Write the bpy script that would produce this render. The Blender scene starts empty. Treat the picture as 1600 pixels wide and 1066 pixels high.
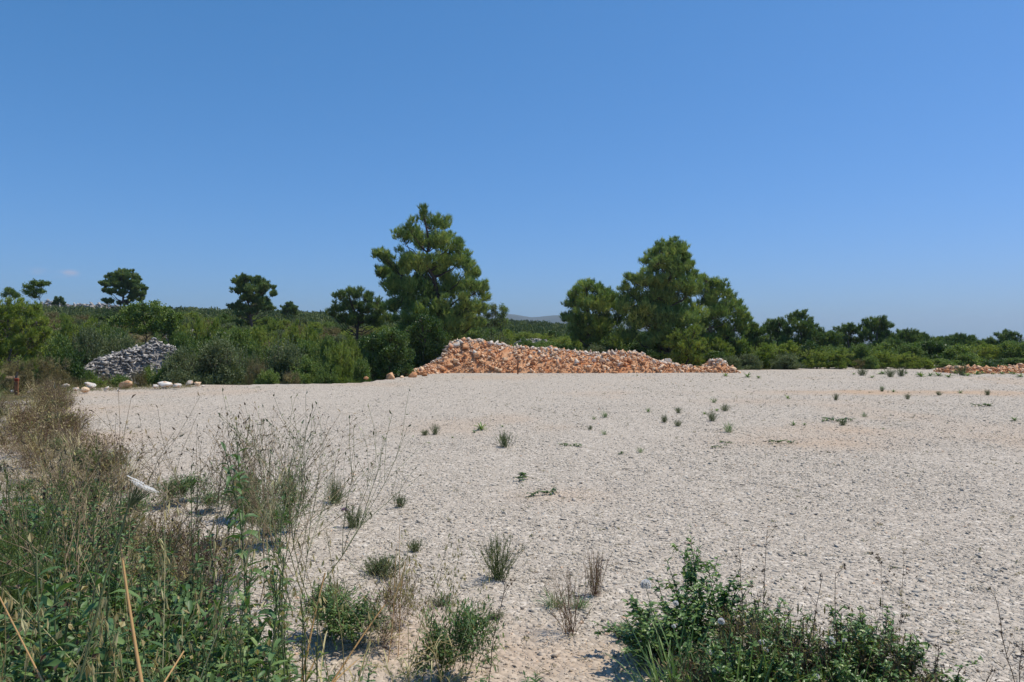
import bpy, bmesh, math, random
import numpy as np
from mathutils import Vector, Matrix, Euler
PI = math.pi
R = math.radians
rng = np.random.default_rng(11)
random.seed(5)
sc = bpy.context.scene
COL = sc.collection

# ------------------------------------------------------------------ camera, sky, sun, exposure
FPX = 1150.0            # focal length in photo pixels (1600 wide)
EYE = 1.6
cam_d = bpy.data.cameras.new('camera')
cam_d.sensor_width = 36.0
cam_d.lens = 36.0 * FPX / 1600.0
cam_d.clip_start = 0.05
cam_d.clip_end = 30000
cam = bpy.data.objects.new('camera', cam_d)
COL.objects.link(cam)
cam.location = (0, 0, EYE)
cam.rotation_euler = (R(90), 0, 0)
sc.camera = cam

SUN_EL, SUN_AZ = 64.0, 76.0      # azimuth clockwise from +Y (the view direction) towards +X
world = bpy.data.worlds.new('World')
sc.world = world
world.use_nodes = True
wn, wl = world.node_tree.nodes, world.node_tree.links
wn.clear()
w_out = wn.new('ShaderNodeOutputWorld')
w_bg = wn.new('ShaderNodeBackground')
w_bg.inputs['Strength'].default_value = 0.14
sky = wn.new('ShaderNodeTexSky')
sky.sky_type = 'NISHITA'
sky.sun_disc = False
sky.sun_elevation = R(SUN_EL)
sky.sun_rotation = R(SUN_AZ)
sky.altitude = 300
sky.air_density = 1.0
sky.dust_density = 1.0
sky.ozone_density = 2.0
# the whole sky gets the film response of the photograph, one power per channel
w_sep = wn.new('ShaderNodeSeparateColor'); w_com = wn.new('ShaderNodeCombineColor')
wl.new(sky.outputs['Color'], w_sep.inputs[0])
for ci, (pw, am) in enumerate(((1.13, .455), (.79, .605), (.88, 1.01))):
    w_p = wn.new('ShaderNodeMath'); w_p.operation = 'POWER'
    wl.new(w_sep.outputs[ci], w_p.inputs[0]); w_p.inputs[1].default_value = pw
    w_m = wn.new('ShaderNodeMath'); w_m.operation = 'MULTIPLY'
    wl.new(w_p.outputs[0], w_m.inputs[0]); w_m.inputs[1].default_value = am * .126 ** (pw - 1)
    wl.new(w_m.outputs[0], w_com.inputs[ci])
# two faint wisps of cloud low on the left, fixed to a compass direction
w_tc = wn.new('ShaderNodeTexCoord')
w_noise = wn.new('ShaderNodeTexNoise')
w_noise.inputs['Scale'].default_value = 38
w_noise.inputs['Detail'].default_value = 6
w_map = wn.new('ShaderNodeMapping')
w_map.inputs['Scale'].default_value = (1, 1, 2.2)
wl.new(w_tc.outputs['Generated'], w_map.inputs['Vector'])
wl.new(w_map.outputs['Vector'], w_noise.inputs['Vector'])
acc = None
for (px, py, sx, sy, amp) in ((107, 427, 20, 8, 0.75), (88, 429, 20, 7, 0.4), (57, 424, 24, 8, 0.3)):
    dv = Vector(((px - 800) / FPX, 1, (533 - py) / FPX)).normalized()
    sub = wn.new('ShaderNodeVectorMath'); sub.operation = 'SUBTRACT'
    wl.new(w_tc.outputs['Generated'], sub.inputs[0]); sub.inputs[1].default_value = dv
    scl = wn.new('ShaderNodeVectorMath'); scl.operation = 'MULTIPLY'
    wl.new(sub.outputs[0], scl.inputs[0]); scl.inputs[1].default_value = (FPX / sx * 1.1, FPX / sx * 1.1, FPX / sy)
    ln = wn.new('ShaderNodeVectorMath'); ln.operation = 'LENGTH'
    wl.new(scl.outputs[0], ln.inputs[0])
    mr = wn.new('ShaderNodeMapRange'); mr.interpolation_type = 'SMOOTHERSTEP'
    mr.inputs['From Min'].default_value = 1.0; mr.inputs['From Max'].default_value = 0.0
    mr.inputs['To Min'].default_value = 0.0; mr.inputs['To Max'].default_value = amp
    wl.new(ln.outputs['Value'], mr.inputs['Value'])
    if acc is None:
        acc = mr.outputs[0]
    else:
        ad = wn.new('ShaderNodeMath'); ad.operation = 'ADD'
        wl.new(acc, ad.inputs[0]); wl.new(mr.outputs[0], ad.inputs[1]); acc = ad.outputs[0]
mrn = wn.new('ShaderNodeMapRange')
mrn.inputs['From Min'].default_value = 0.34; mrn.inputs['From Max'].default_value = 0.62
wl.new(w_noise.outputs['Fac'], mrn.inputs['Value'])
mm = wn.new('ShaderNodeMath'); mm.operation = 'MULTIPLY'
wl.new(acc, mm.inputs[0]); wl.new(mrn.outputs[0], mm.inputs[1])
mixc = wn.new('ShaderNodeMix'); mixc.data_type = 'RGBA'
wl.new(mm.outputs[0], mixc.inputs[0])
wl.new(w_com.outputs[0], mixc.inputs[6])
mixc.inputs[7].default_value = (4.0, 3.9, 5.0, 1)
wl.new(mixc.outputs[2], w_bg.inputs['Color'])
wl.new(w_bg.outputs[0], w_out.inputs['Surface'])

sun_d = bpy.data.lights.new('sun', 'SUN')
sun_d.energy = 4.7
sun_d.angle = R(0.53)
sun_d.color = (1.0, 0.925, 0.79)
sun = bpy.data.objects.new('sun', sun_d)
COL.objects.link(sun)
sdir = Vector((math.sin(R(SUN_AZ)) * math.cos(R(SUN_EL)), math.cos(R(SUN_AZ)) * math.cos(R(SUN_EL)), math.sin(R(SUN_EL))))
sun.rotation_euler = sdir.to_track_quat('Z', 'Y').to_euler()
sun.location = sdir * 50

sc.view_settings.view_transform = 'Standard'
sc.view_settings.look = 'None'
sc.view_settings.gamma = 1.0
sc.view_settings.exposure = -0.15
try:
    sc.cycles.max_bounces = 6
    sc.cycles.diffuse_bounces = 3
    sc.cycles.transmission_bounces = 3
    sc.cycles.volume_bounces = 0
    sc.cycles.use_adaptive_sampling = True
    sc.cycles.adaptive_threshold = 0.02
except Exception:
    pass

# ------------------------------------------------------------------ helpers
def X(px, d):
    return (px - 800) / FPX * d
def Z(py, d):
    return EYE - (py - 533) / FPX * d
def GD(py):
    return EYE * FPX / (py - 533.0)

def vnoise(x, y, seed=0):
    x = np.asarray(x, float); y = np.asarray(y, float)
    xi = np.floor(x); yi = np.floor(y)
    fx = x - xi; fy = y - yi
    fx = fx * fx * (3 - 2 * fx); fy = fy * fy * (3 - 2 * fy)
    def h(a, b):
        v = np.sin(a * 127.1 + b * 311.7 + seed * 74.7) * 43758.5453
        return v - np.floor(v)
    return ((h(xi, yi) * (1 - fx) + h(xi + 1, yi) * fx) * (1 - fy) + (h(xi, yi + 1) * (1 - fx) + h(xi + 1, yi + 1) * fx) * fy)
def fbm(x, y, seed=0, o=3):
    s = 0; a = 0.5
    for k in range(o):
        s = s + a * (vnoise(x * 2 ** k, y * 2 ** k, seed + k) - 0.5); a *= 0.5
    return s
def sstep(a, b, x):
    t = np.clip((np.asarray(x, float) - a) / (b - a), 0, 1)
    return t * t * (3 - 2 * t)
def nrm(v):
    return v / np.maximum(np.linalg.norm(v, axis=-1, keepdims=True), 1e-9)

EDGE_X = [-60, -18, -14.6, -11, -5.8, -5.0, -3.2, 0, 12, 16, 20, 60]
EDGE_Y = [21, 22.5, 24.5, 26.3, 27.6, 31.5, 39.0, 40, 40, 42, 46, 60]
def lot_edge(x):
    return np.interp(x, EDGE_X, EDGE_Y)
EU = [-0.75, -0.35, -0.2, 0.0, 0.1, 0.3, 0.5, 0.75]
EE = [0.052, 0.045, 0.037, 0.031, 0.022, 0.003, -0.006, -0.010]
def lot_z(x, y):
    return 0.035 * fbm(x * 0.35, y * 0.35, 3, 3) + 0.02 * fbm(x * 1.6, y * 1.1, 9, 2)
def earth(x, y):
    """0..1: where reddish or sandy fines show between the stones"""
    e = 0 * x
    for px, py, wx, wd, a in ((660, 985, .55, .35, .8), (700, 1030, .5, .3, .7), (820, 1040, .5, .3, .55), (1255, 692, 1.3, .8, .8), (1300, 674, 1.4, .8, .5), (1430, 614, 5.0, .9, .85), (1240, 628, 2.5, 1.0, .45), (1340, 612, 2.2, .8, .6), (1010, 1045, .5, .3, .5), (880, 772, .5, .35, .5), (150, 640, 1.6, 1.4, .5), (90, 690, 1.2, 1.2, .8), (120, 615, 2.5, 1.2, .6)):
        d = GD(py); cx = X(px, d)
        e = e + a * np.exp(-((x - cx) / wx) ** 2 - ((y - d) / wd) ** 2)
    e = e * .75 * (1 + 1.8 * fbm(x * 1.1, y * 1.1, 120, 3)) + .38 * sstep(.07, .30, fbm(x * .35, y * .22, 130, 4))
    return np.clip(e, 0, 1)
def ground_z(x, y):
    x = np.asarray(x, float); y = np.asarray(y, float)
    e = np.interp(x / np.maximum(y, 25.0), EU, EE)
    far = EYE + e * np.minimum(y, 320) - 2.3 + 1.6 * fbm(x / 38, y / 38, 21, 3)
    far = far - 0.012 * np.maximum(y - 330, 0) * (y < 900) - 0.012 * 570 * (y >= 900)
    low = np.where(x < -3, -0.75, -0.25) + 0.0 * x
    low = np.interp(x, [-6, 2, 8], [-0.75, -0.3, -0.06]) + 0.12 * fbm(x / 4, y / 4, 5, 2)
    t = sstep(34, 75, y)
    b = low * (1 - t) + far * t
    inlot = 1 - sstep(-0.4, 1.6, y - lot_edge(x))
    return b * (1 - inlot) + (lot_z(x, y) - 0.03) * inlot

def new_mesh(name, V, F, tint=None, smooth=False, extra=None):
    me = bpy.data.meshes.new(name)
    V = np.ascontiguousarray(V, dtype=np.float32); F = np.ascontiguousarray(F, dtype=np.int32)
    n, m, k = len(V), len(F), F.shape[1]
    me.vertices.add(n); me.vertices.foreach_set('co', V.ravel())
    me.loops.add(m * k); me.loops.foreach_set('vertex_index', F.ravel())
    me.polygons.add(m)
    me.polygons.foreach_set('loop_start', np.arange(0, m * k, k, dtype=np.int32))
    try:
        me.polygons.foreach_set('loop_total', np.full(m, k, dtype=np.int32))
    except Exception:
        pass
    if smooth:
        me.polygons.foreach_set('use_smooth', np.ones(m, dtype=bool))
    me.update(calc_edges=True)
    if tint is not None:
        a = me.attributes.new('tint', 'FLOAT', 'POINT')
        a.data.foreach_set('value', np.ascontiguousarray(tint, dtype=np.float32))
    if extra is not None:
        a = me.attributes.new('earth', 'FLOAT', 'POINT')
        a.data.foreach_set('value', np.ascontiguousarray(extra, dtype=np.float32))
    return me

class Geo:
    """collects triangle soups; becomes ONE mesh"""
    def __init__(self):
        self.V, self.F, self.T, self.n = [], [], [], 0
    def add(self, V, F, T):
        if len(V) == 0: return
        self.V.append(V); self.F.append(F + self.n)
        self.T.append(np.broadcast_to(np.asarray(T, float), (len(V),)))
        self.n += len(V)
    def segs(self, P0, P1, R0, R1, T=0.5, k=3):
        P0 = np.atleast_2d(np.asarray(P0, float)); P1 = np.atleast_2d(np.asarray(P1, float)); N = len(P0)
        if N == 0: return
        R0 = np.broadcast_to(np.asarray(R0, float), (N,)); R1 = np.broadcast_to(np.asarray(R1, float), (N,))
        d = nrm(P1 - P0)
        a = np.where(np.abs(d[:, 2:3]) < 0.9, [[0, 0, 1.0]], [[1.0, 0, 0]])
        s = nrm(np.cross(d, a)); t = np.cross(d, s)
        ang = np.arange(k) * 2 * PI / k
        ring = s[:, None, :] * np.cos(ang)[None, :, None] + t[:, None, :] * np.sin(ang)[None, :, None]
        V = np.concatenate([P0[:, None, :] + ring * R0[:, None, None], P1[:, None, :] + ring * R1[:, None, None]], 1).reshape(-1, 3)
        f = []
        for i in range(k):
            j = (i + 1) % k
            f += [(i, j, k + j), (i, k + j, k + i)]
        F = (np.array(f)[None] + (np.arange(N) * 2 * k)[:, None, None]).reshape(-1, 3)
        T = np.broadcast_to(np.asarray(T, float), (N,))
        self.add(V, F, np.repeat(T, 2 * k))
    def tube(self, pts, radii, T=0.5, k=6):
        pts = np.asarray(pts, float); n = len(pts)
        d = np.gradient(pts, axis=0); d = nrm(d)
        a = np.array([0.13, 0.97, 0.2]); s = nrm(np.cross(d, a)); t = np.cross(d, s)
        ang = np.arange(k) * 2 * PI / k
        ring = s[:, None] * np.cos(ang)[None, :, None] + t[:, None] * np.sin(ang)[None, :, None]
        V = (pts[:, None] + ring * np.asarray(radii, float)[:, None, None]).reshape(-1, 3)
        F = []
        for i in range(n - 1):
            for j in range(k):
                q = (j + 1) % k
                F += [(i * k + j, i * k + q, (i + 1) * k + q), (i * k + j, (i + 1) * k + q, (i + 1) * k + j)]
        self.add(V, np.array(F), T)
    def tri(self, P, D, S, L, W, T):
        """thin blade: base width W, pointed tip"""
        N = len(P)
        if N == 0: return
        L = np.broadcast_to(L, (N,))[:, None]; W = np.broadcast_to(W, (N,))[:, None]
        V = np.stack([P - S * W * .5, P + S * W * .5, P + D * L], 1).reshape(-1, 3)
        F = np.arange(N * 3).reshape(-1, 3)
        self.add(V, F, np.repeat(np.broadcast_to(T, (N,)), 3))
    def dia(self, P, D, S, L, W, T, fold=0.25):
        """leaf of two folded triangles"""
        N = len(P)
        if N == 0: return
        L = np.broadcast_to(L, (N,))[:, None]; W = np.broadcast_to(W, (N,))[:, None]
        Nn = np.cross(D, S)
        mid = P + D * L * .45
        V = np.stack([P, mid + S * W * .5 + Nn * W * fold, P + D * L, mid - S * W * .5 + Nn * W * fold], 1).reshape(-1, 3)
        F = (np.array([(0, 1, 2), (0, 2, 3)])[None] + (np.arange(N) * 4)[:, None, None]).reshape(-1, 3)
        self.add(V, F, np.repeat(np.broadcast_to(T, (N,)), 4))
    def leaf(self, P, D, L, W, T, bend=0.9, nseg=4, twist=0.0, belly=0.4):
        """bent, V-folded strip leaves"""
        N = len(P)
        if N == 0: return
        L = np.broadcast_to(L, (N,)); W = np.broadcast_to(W, (N,)); bend = np.broadcast_to(bend, (N,))
        up = np.array([[0, 0, 1.0]])
        S = nrm(np.cross(D, up) + 1e-4)
        if np.any(twist):
            tw = np.broadcast_to(twist, (N,))[:, None]
            S = nrm(S * np.cos(tw) + np.cross(S, D) * np.sin(tw))
        rows = []; c = P.copy(); d = D.copy()
        for j in range(nseg + 1):
            t = j / nseg
            w = (math.sin(PI * min(1, t ** (0.75 if belly < .5 else 1.0) * 0.97 + 0.03)) ** 0.8 + 0.06 * (1 - t))
            nn = nrm(np.cross(S, d))
            rows += [c + S * (W * w * .5)[:, None] + nn * (W * w * .16)[:, None], c, c - S * (W * w * .5)[:, None] + nn * (W * w * .16)[:, None]]
            a = (bend / nseg)[:, None]
            nd = nrm(np.cross(d, S))      # points down-ish
            nd = np.where(nd[:, 2:3] > 0, -nd, nd)
            d = nrm(d * np.cos(a) + nd * np.sin(a))
            c = c + d * (L / nseg)[:, None]
        V = np.stack(rows, 1).reshape(-1, 3)
        f = []
        for j in range(nseg):
            b = j * 3; e = b + 3
            f += [(b, b + 1, e + 1), (b, e + 1, e), (b + 1, b + 2, e + 2), (b + 1, e + 2, e + 1)]
        m = 3 * (nseg + 1)
        F = (np.array(f)[None] + (np.arange(N) * m)[:, None, None]).reshape(-1, 3)
        self.add(V, F, np.repeat(np.broadcast_to(T, (N,)), m))
    def mesh(self, name, smooth=False):
        return new_mesh(name, np.concatenate(self.V), np.concatenate(self.F), np.concatenate(self.T), smooth)

def rdir(n, g=None):
    g = g or rng
    return nrm(g.normal(size=(n, 3)))

def part(name, me, mat, parent=None, loc=None):
    if mat and not me.materials: me.materials.append(mat)
    o = bpy.data.objects.new(name, me); COL.objects.link(o)
    if parent is not None: o.parent = parent
    if loc is not None: o.location = loc
    return o
def tag(o, label=None, cat=None, group=None, kind=None):
    if label: o['label'] = label
    if cat: o['category'] = cat
    if group: o['group'] = group
    if kind: o['kind'] = kind
    return o
def thing(name, label, cat, loc, group=None, rz=0.0, scale=None):
    o = bpy.data.objects.new(name, None); COL.objects.link(o)
    o.empty_display_size = 0.1
    o.location = loc; o.rotation_euler = (0, 0, rz)
    if scale is not None: o.scale = scale
    return tag(o, label, cat, group)

# ------------------------------------------------------------------ materials
def mat_new(name):
    m = bpy.data.materials.new(name); m.use_nodes = True
    m.node_tree.nodes.clear()
    return m, m.node_tree.nodes, m.node_tree.links
def ramp(n, stops):
    r = n.new('ShaderNodeValToRGB')
    e = r.color_ramp.elements
    while len(e) < len(stops): e.new(0.5)
    for i, (p, c) in enumerate(stops):
        e[i].position = p; e[i].color = (c[0], c[1], c[2], 1)
    return r
def leaf_mat(name, stops, trans=0.28, rough=0.55, spec=0.25, objvar=0.0, tcol=(1.25, 1.35, 0.55, 1)):
    m, n, l = mat_new(name)
    at = n.new('ShaderNodeAttribute'); at.attribute_name = 'tint'
    rp = ramp(n, stops)
    fac = at.outputs['Fac']
    if objvar:
        oi = n.new('ShaderNodeObjectInfo')
        ma = n.new('ShaderNodeMath'); ma.operation = 'MULTIPLY_ADD'
        l.new(oi.outputs['Random'], ma.inputs[0]); ma.inputs[1].default_value = objvar; ma.inputs[2].default_value = -objvar / 2
        ad = n.new('ShaderNodeMath'); ad.operation = 'ADD'
        l.new(ma.outputs[0], ad.inputs[0]); l.new(fac, ad.inputs[1]); fac = ad.outputs[0]
    l.new(fac, rp.inputs['Fac'])
    p = n.new('ShaderNodeBsdfPrincipled')
    p.inputs['Roughness'].default_value = rough
    p.inputs['Specular IOR Level'].default_value = spec
    l.new(rp.outputs['Color'], p.inputs['Base Color'])
    out = n.new('ShaderNodeOutputMaterial')
    if trans > 0:
        t = n.new('ShaderNodeBsdfTranslucent')
        g = n.new('ShaderNodeMix'); g.data_type = 'RGBA'; g.blend_type = 'MULTIPLY'; g.inputs[0].default_value = 1
        l.new(rp.outputs['Color'], g.inputs[6]); g.inputs[7].default_value = tcol
        l.new(g.outputs[2], t.inputs['Color'])
        mx = n.new('ShaderNodeMixShader'); mx.inputs[0].default_value = trans
        l.new(p.outputs[0], mx.inputs[1]); l.new(t.outputs[0], mx.inputs[2])
        l.new(mx.outputs[0], out.inputs['Surface'])
    else:
        l.new(p.outputs[0], out.inputs['Surface'])
    return m
def stone_mat(name, stops, scale=3.0, bump=0.4, objvar=True, stain=None, coord='Object'):
    m, n, l = mat_new(name)
    tc = n.new('ShaderNodeTexCoord')
    no = n.new('ShaderNodeTexNoise'); no.inputs['Scale'].default_value = scale; no.inputs['Detail'].default_value = 7
    no.inputs['Roughness'].default_value = 0.65
    l.new(tc.outputs[coord], no.inputs['Vector'])
    oi = n.new('ShaderNodeObjectInfo')
    at = n.new('ShaderNodeAttribute'); at.attribute_name = 'tint'
    ad = n.new('ShaderNodeMath'); ad.operation = 'MULTIPLY_ADD'
    l.new(no.outputs['Fac'], ad.inputs[0]); ad.inputs[1].default_value = 0.55
    if objvar: l.new(oi.outputs['Random'], ad.inputs[2])
    else: l.new(at.outputs['Fac'], ad.inputs[2])
    sb = n.new('ShaderNodeMath'); sb.operation = 'SUBTRACT'
    l.new(ad.outputs[0], sb.inputs[0]); sb.inputs[1].default_value = 0.27
    rp = ramp(n, stops); l.new(sb.outputs[0], rp.inputs['Fac'])
    col = rp.outputs['Color']
    if stain:
        n2 = n.new('ShaderNodeTexNoise'); n2.inputs['Scale'].default_value = stain[1]; n2.inputs['Detail'].default_value = 5
        l.new(tc.outputs[coord], n2.inputs['Vector'])
        mr = n.new('ShaderNodeMapRange'); mr.inputs['From Min'].default_value = 0.5; mr.inputs['From Max'].default_value = 0.68
        l.new(n2.outputs['Fac'], mr.inputs['Value'])
        mx = n.new('ShaderNodeMix'); mx.data_type = 'RGBA'
        l.new(mr.outputs[0], mx.inputs[0]); l.new(col, mx.inputs[6]); mx.inputs[7].default_value = (*stain[0], 1)
        col = mx.outputs[2]
    p = n.new('ShaderNodeBsdfPrincipled'); p.inputs['Roughness'].default_value = 0.92
    p.inputs['Specular IOR Level'].default_value = 0.15
    l.new(col, p.inputs['Base Color'])
    n3 = n.new('ShaderNodeTexNoise'); n3.inputs['Scale'].default_value = scale * 6; n3.inputs['Detail'].default_value = 6
    l.new(tc.outputs[coord], n3.inputs['Vector'])
    b = n.new('ShaderNodeBump'); b.inputs['Strength'].default_value = bump; b.inputs['Distance'].default_value = 0.02
    l.new(n3.outputs['Fac'], b.inputs['Height']); l.new(b.outputs[0], p.inputs['Normal'])
    out = n.new('ShaderNodeOutputMaterial'); l.new(p.outputs[0], out.inputs['Surface'])
    return m

M = {}
M['pine'] = leaf_mat('pine_needles', [(0, (0.096, 0.155, 0.057)), (.5, (0.243, 0.341, 0.103)), (1, (0.554, 0.582, 0.162))], .22)
M['pine_far'] = leaf_mat('pine_needles_dark', [(0, (0.080, 0.128, 0.051)), (.5, (0.166, 0.238, 0.081)), (1, (0.338, 0.386, 0.118))], .18)
M['young'] = leaf_mat('young_pine_needles', [(0, (0.113, 0.171, 0.044)), (.5, (0.260, 0.332, 0.072)), (1, (0.465, 0.477, 0.111))], .30, objvar=.3)
M['broad'] = leaf_mat('dark_broad_leaves', [(0, (0.035, 0.070, 0.019)), (.5, (0.070, 0.130, 0.030)), (1, (0.149, 0.216, 0.048))], .22, .42, .45, objvar=.2)
M['olive'] = leaf_mat('grey_green_leaves', [(0, (0.086, 0.117, 0.053)), (.5, (0.151, 0.188, 0.086)), (1, (0.273, 0.307, 0.152))], .22, .5, .3, objvar=.25)
M['mid'] = leaf_mat('mid_green_leaves', [(0, (0.082, 0.134, 0.044)), (.5, (0.158, 0.233, 0.061)), (1, (0.297, 0.355, 0.101))], .28, objvar=.3)
M['dry'] = leaf_mat('dry_twiggy_leaves', [(0, (0.137, 0.111, 0.062)), (.5, (0.257, 0.212, 0.103)), (1, (0.417, 0.372, 0.164))], .15, .7, .1, objvar=.2)
M['straw'] = leaf_mat('dry_straw', [(0, (0.220, 0.154, 0.065)), (.5, (0.396, 0.319, 0.150)), (1, (0.638, 0.572, 0.318))], .2, .6, .2)
M['weed'] = leaf_mat('weed_leaves', [(0, (0.055, 0.116, 0.043)), (.5, (0.105, 0.190, 0.064)), (1, (0.249, 0.347, 0.108))], .25, .45, .35, objvar=.15)
M['weedlight'] = leaf_mat('pale_weed_leaves', [(0, (0.088, 0.138, 0.032)), (.5, (0.169, 0.219, 0.058)), (1, (0.325, 0.362, 0.128))], .32, .5, .3)
M['fennel'] = leaf_mat('feathery_leaves', [(0, (0.066, 0.108, 0.031)), (.5, (0.132, 0.180, 0.051)), (1, (0.240, 0.288, 0.092))], .3, .5, .2)
M['bushleaf'] = leaf_mat('shrub_leaves', [(0, (0.064, 0.131, 0.041)), (.5, (0.128, 0.224, 0.062)), (1, (0.290, 0.381, 0.103))], .24, .40, .5)
M['greenstem'] = leaf_mat('green_stems', [(0, (.05, .07, .03)), (.5, (.10, .13, .05)), (1, (.22, .25, .12))], .0, .6)
M['brownstem'] = leaf_mat('brown_stems', [(0, (.055, .038, .028)), (.5, (.13, .090, .062)), (1, (.28, .21, .14))], .0, .8, .1)
M['tanstem'] = leaf_mat('tan_stems', [(0, (.12, .085, .055)), (.5, (.26, .195, .12)), (1, (.42, .34, .21))], .0, .8, .1)
M['palestem'] = leaf_mat('pale_green_stems', [(0, (.12, .13, .06)), (.5, (.22, .24, .11)), (1, (.38, .40, .22))], .0, .6)
M['redstem'] = leaf_mat('reddish_stems', [(0, (.10, .050, .035)), (.5, (.19, .105, .075)), (1, (.30, .20, .14))], .0, .8, .1)
M['orange'] = leaf_mat('dry_orange_stalk', [(0, (.30, .16, .05)), (.5, (.50, .30, .12)), (1, (.68, .50, .26))], .1, .5, .3)
M['fluff'] = leaf_mat('white_seed_fluff', [(0, (.80, .78, .74)), (1, (.93, .92, .89))], .62, .9, .0, 0.0, (1, 1, 1, 1))
M['purple'] = leaf_mat('purple_petals', [(0, (.16, .07, .20)), (1, (.34, .18, .40))], .2)
M['bark'] = stone_mat('pine_bark', [(0, (.06, .045, .038)), (.5, (.11, .085, .07)), (1, (.18, .15, .13))], 6, .8)
M['woody'] = stone_mat('woody_stem', [(0, (.06, .048, .038)), (1, (.16, .13, .10))], 20, .3)
M['orange_stone'] = stone_mat('earth_stained_limestone', [(0, (0.483, 0.241, 0.121)), (.35, (0.628, 0.356, 0.192)), (.65, (0.724, 0.506, 0.313)), (1, (0.773, 0.621, 0.445))], 3, .6, True, ((0.531, 0.218, 0.086), 2.2))
M['pale_stone'] = stone_mat('pale_limestone', [(0, (0.375, 0.338, 0.300)), (.5, (0.575, 0.525, 0.463)), (1, (0.775, 0.725, 0.650))], 3, .5, True, ((0.600, 0.375, 0.225), 1.4))
M['grey_stone'] = stone_mat('weathered_grey_limestone', [(0, (0.213, 0.200, 0.189)), (.5, (0.392, 0.361, 0.328)), (1, (0.621, 0.570, 0.512))], 4, .7, False)
M['rubble'] = stone_mat('rubble_mix', [(0, (0.461, 0.210, 0.097)), (.3, (0.606, 0.338, 0.182)), (.55, (0.727, 0.501, 0.332)), (.75, (0.703, 0.582, 0.450)), (1, (0.533, 0.489, 0.429))], 2.5, .6, False, ((0.533, 0.222, 0.097), 1.8))
def gravel_stone_mat():
    m, n, l = mat_new('crushed_limestone')
    at = n.new('ShaderNodeAttribute'); at.attribute_name = 'tint'
    rp = ramp(n, [(0, (.28, .245, .205)), (.10, (.37, .325, .268)), (.35, (.465, .412, .338)), (.80, (.535, .475, .395)), (.955, (.67, .61, .525)), (1, (.62, .44, .31))])
    l.new(at.outputs['Fac'], rp.inputs['Fac'])
    p = n.new('ShaderNodeBsdfPrincipled'); p.inputs['Roughness'].default_value = 0.95; p.inputs['Specular IOR Level'].default_value = 0.1
    ea = n.new('ShaderNodeAttribute'); ea.attribute_name = 'earth'
    mr = n.new('ShaderNodeMath'); mr.operation = 'MULTIPLY'; l.new(ea.outputs['Fac'], mr.inputs[0]); mr.inputs[1].default_value = .6
    mx = n.new('ShaderNodeMix'); mx.data_type = 'RGBA'
    l.new(mr.outputs[0], mx.inputs[0]); l.new(rp.outputs['Color'], mx.inputs[6]); mx.inputs[7].default_value = (.56, .40, .275, 1)
    l.new(mx.outputs[2], p.inputs['Base Color'])
    out = n.new('ShaderNodeOutputMaterial'); l.new(p.outputs[0], out.inputs['Surface'])
    return m
M['gravel'] = gravel_stone_mat()
def lot_mat():
    m, n, l = mat_new('gravel_bed')
    tc = n.new('ShaderNodeTexCoord')
    def noise(s, d=6, r=.6):
        q = n.new('ShaderNodeTexNoise'); q.inputs['Scale'].default_value = s; q.inputs['Detail'].default_value = d; q.inputs['Roughness'].default_value = r
        l.new(tc.outputs['Object'], q.inputs['Vector']); return q
    vo = n.new('ShaderNodeTexVoronoi'); vo.inputs['Scale'].default_value = 26
    l.new(tc.outputs['Object'], vo.inputs['Vector'])
    sp = n.new('ShaderNodeSeparateColor'); l.new(vo.outputs['Color'], sp.inputs[0])
    rp = ramp(n, [(0, (.36, .31, .255)), (.3, (.45, .39, .32)), (.8, (.53, .46, .38)), (1, (.65, .58, .49))])
    l.new(sp.outputs[0], rp.inputs['Fac'])
    ea = n.new('ShaderNodeAttribute'); ea.attribute_name = 'earth'
    mr = n.new('ShaderNodeMath'); mr.operation = 'MULTIPLY'; l.new(ea.outputs['Fac'], mr.inputs[0]); mr.inputs[1].default_value = .95
    mx = n.new('ShaderNodeMix'); mx.data_type = 'RGBA'
    l.new(mr.outputs[0], mx.inputs[0]); l.new(rp.outputs['Color'], mx.inputs[6]); mx.inputs[7].default_value = (.50, .36, .245, 1)
    p = n.new('ShaderNodeBsdfPrincipled'); p.inputs['Roughness'].default_value = 0.95; p.inputs['Specular IOR Level'].default_value = 0.1
    l.new(mx.outputs[2], p.inputs['Base Color'])
    b = n.new('ShaderNodeBump'); b.inputs['Strength'].default_value = 1.0; b.inputs['Distance'].default_value = 0.02
    inv = n.new('ShaderNodeMath'); inv.operation = 'SUBTRACT'; inv.inputs[0].default_value = 1
    l.new(vo.outputs['Distance'], inv.inputs[1]); l.new(inv.outputs[0], b.inputs['Height'])
    l.new(b.outputs[0], p.inputs['Normal'])
    out = n.new('ShaderNodeOutputMaterial'); l.new(p.outputs[0], out.inputs['Surface'])
    return m
M['lot'] = lot_mat()
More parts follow.
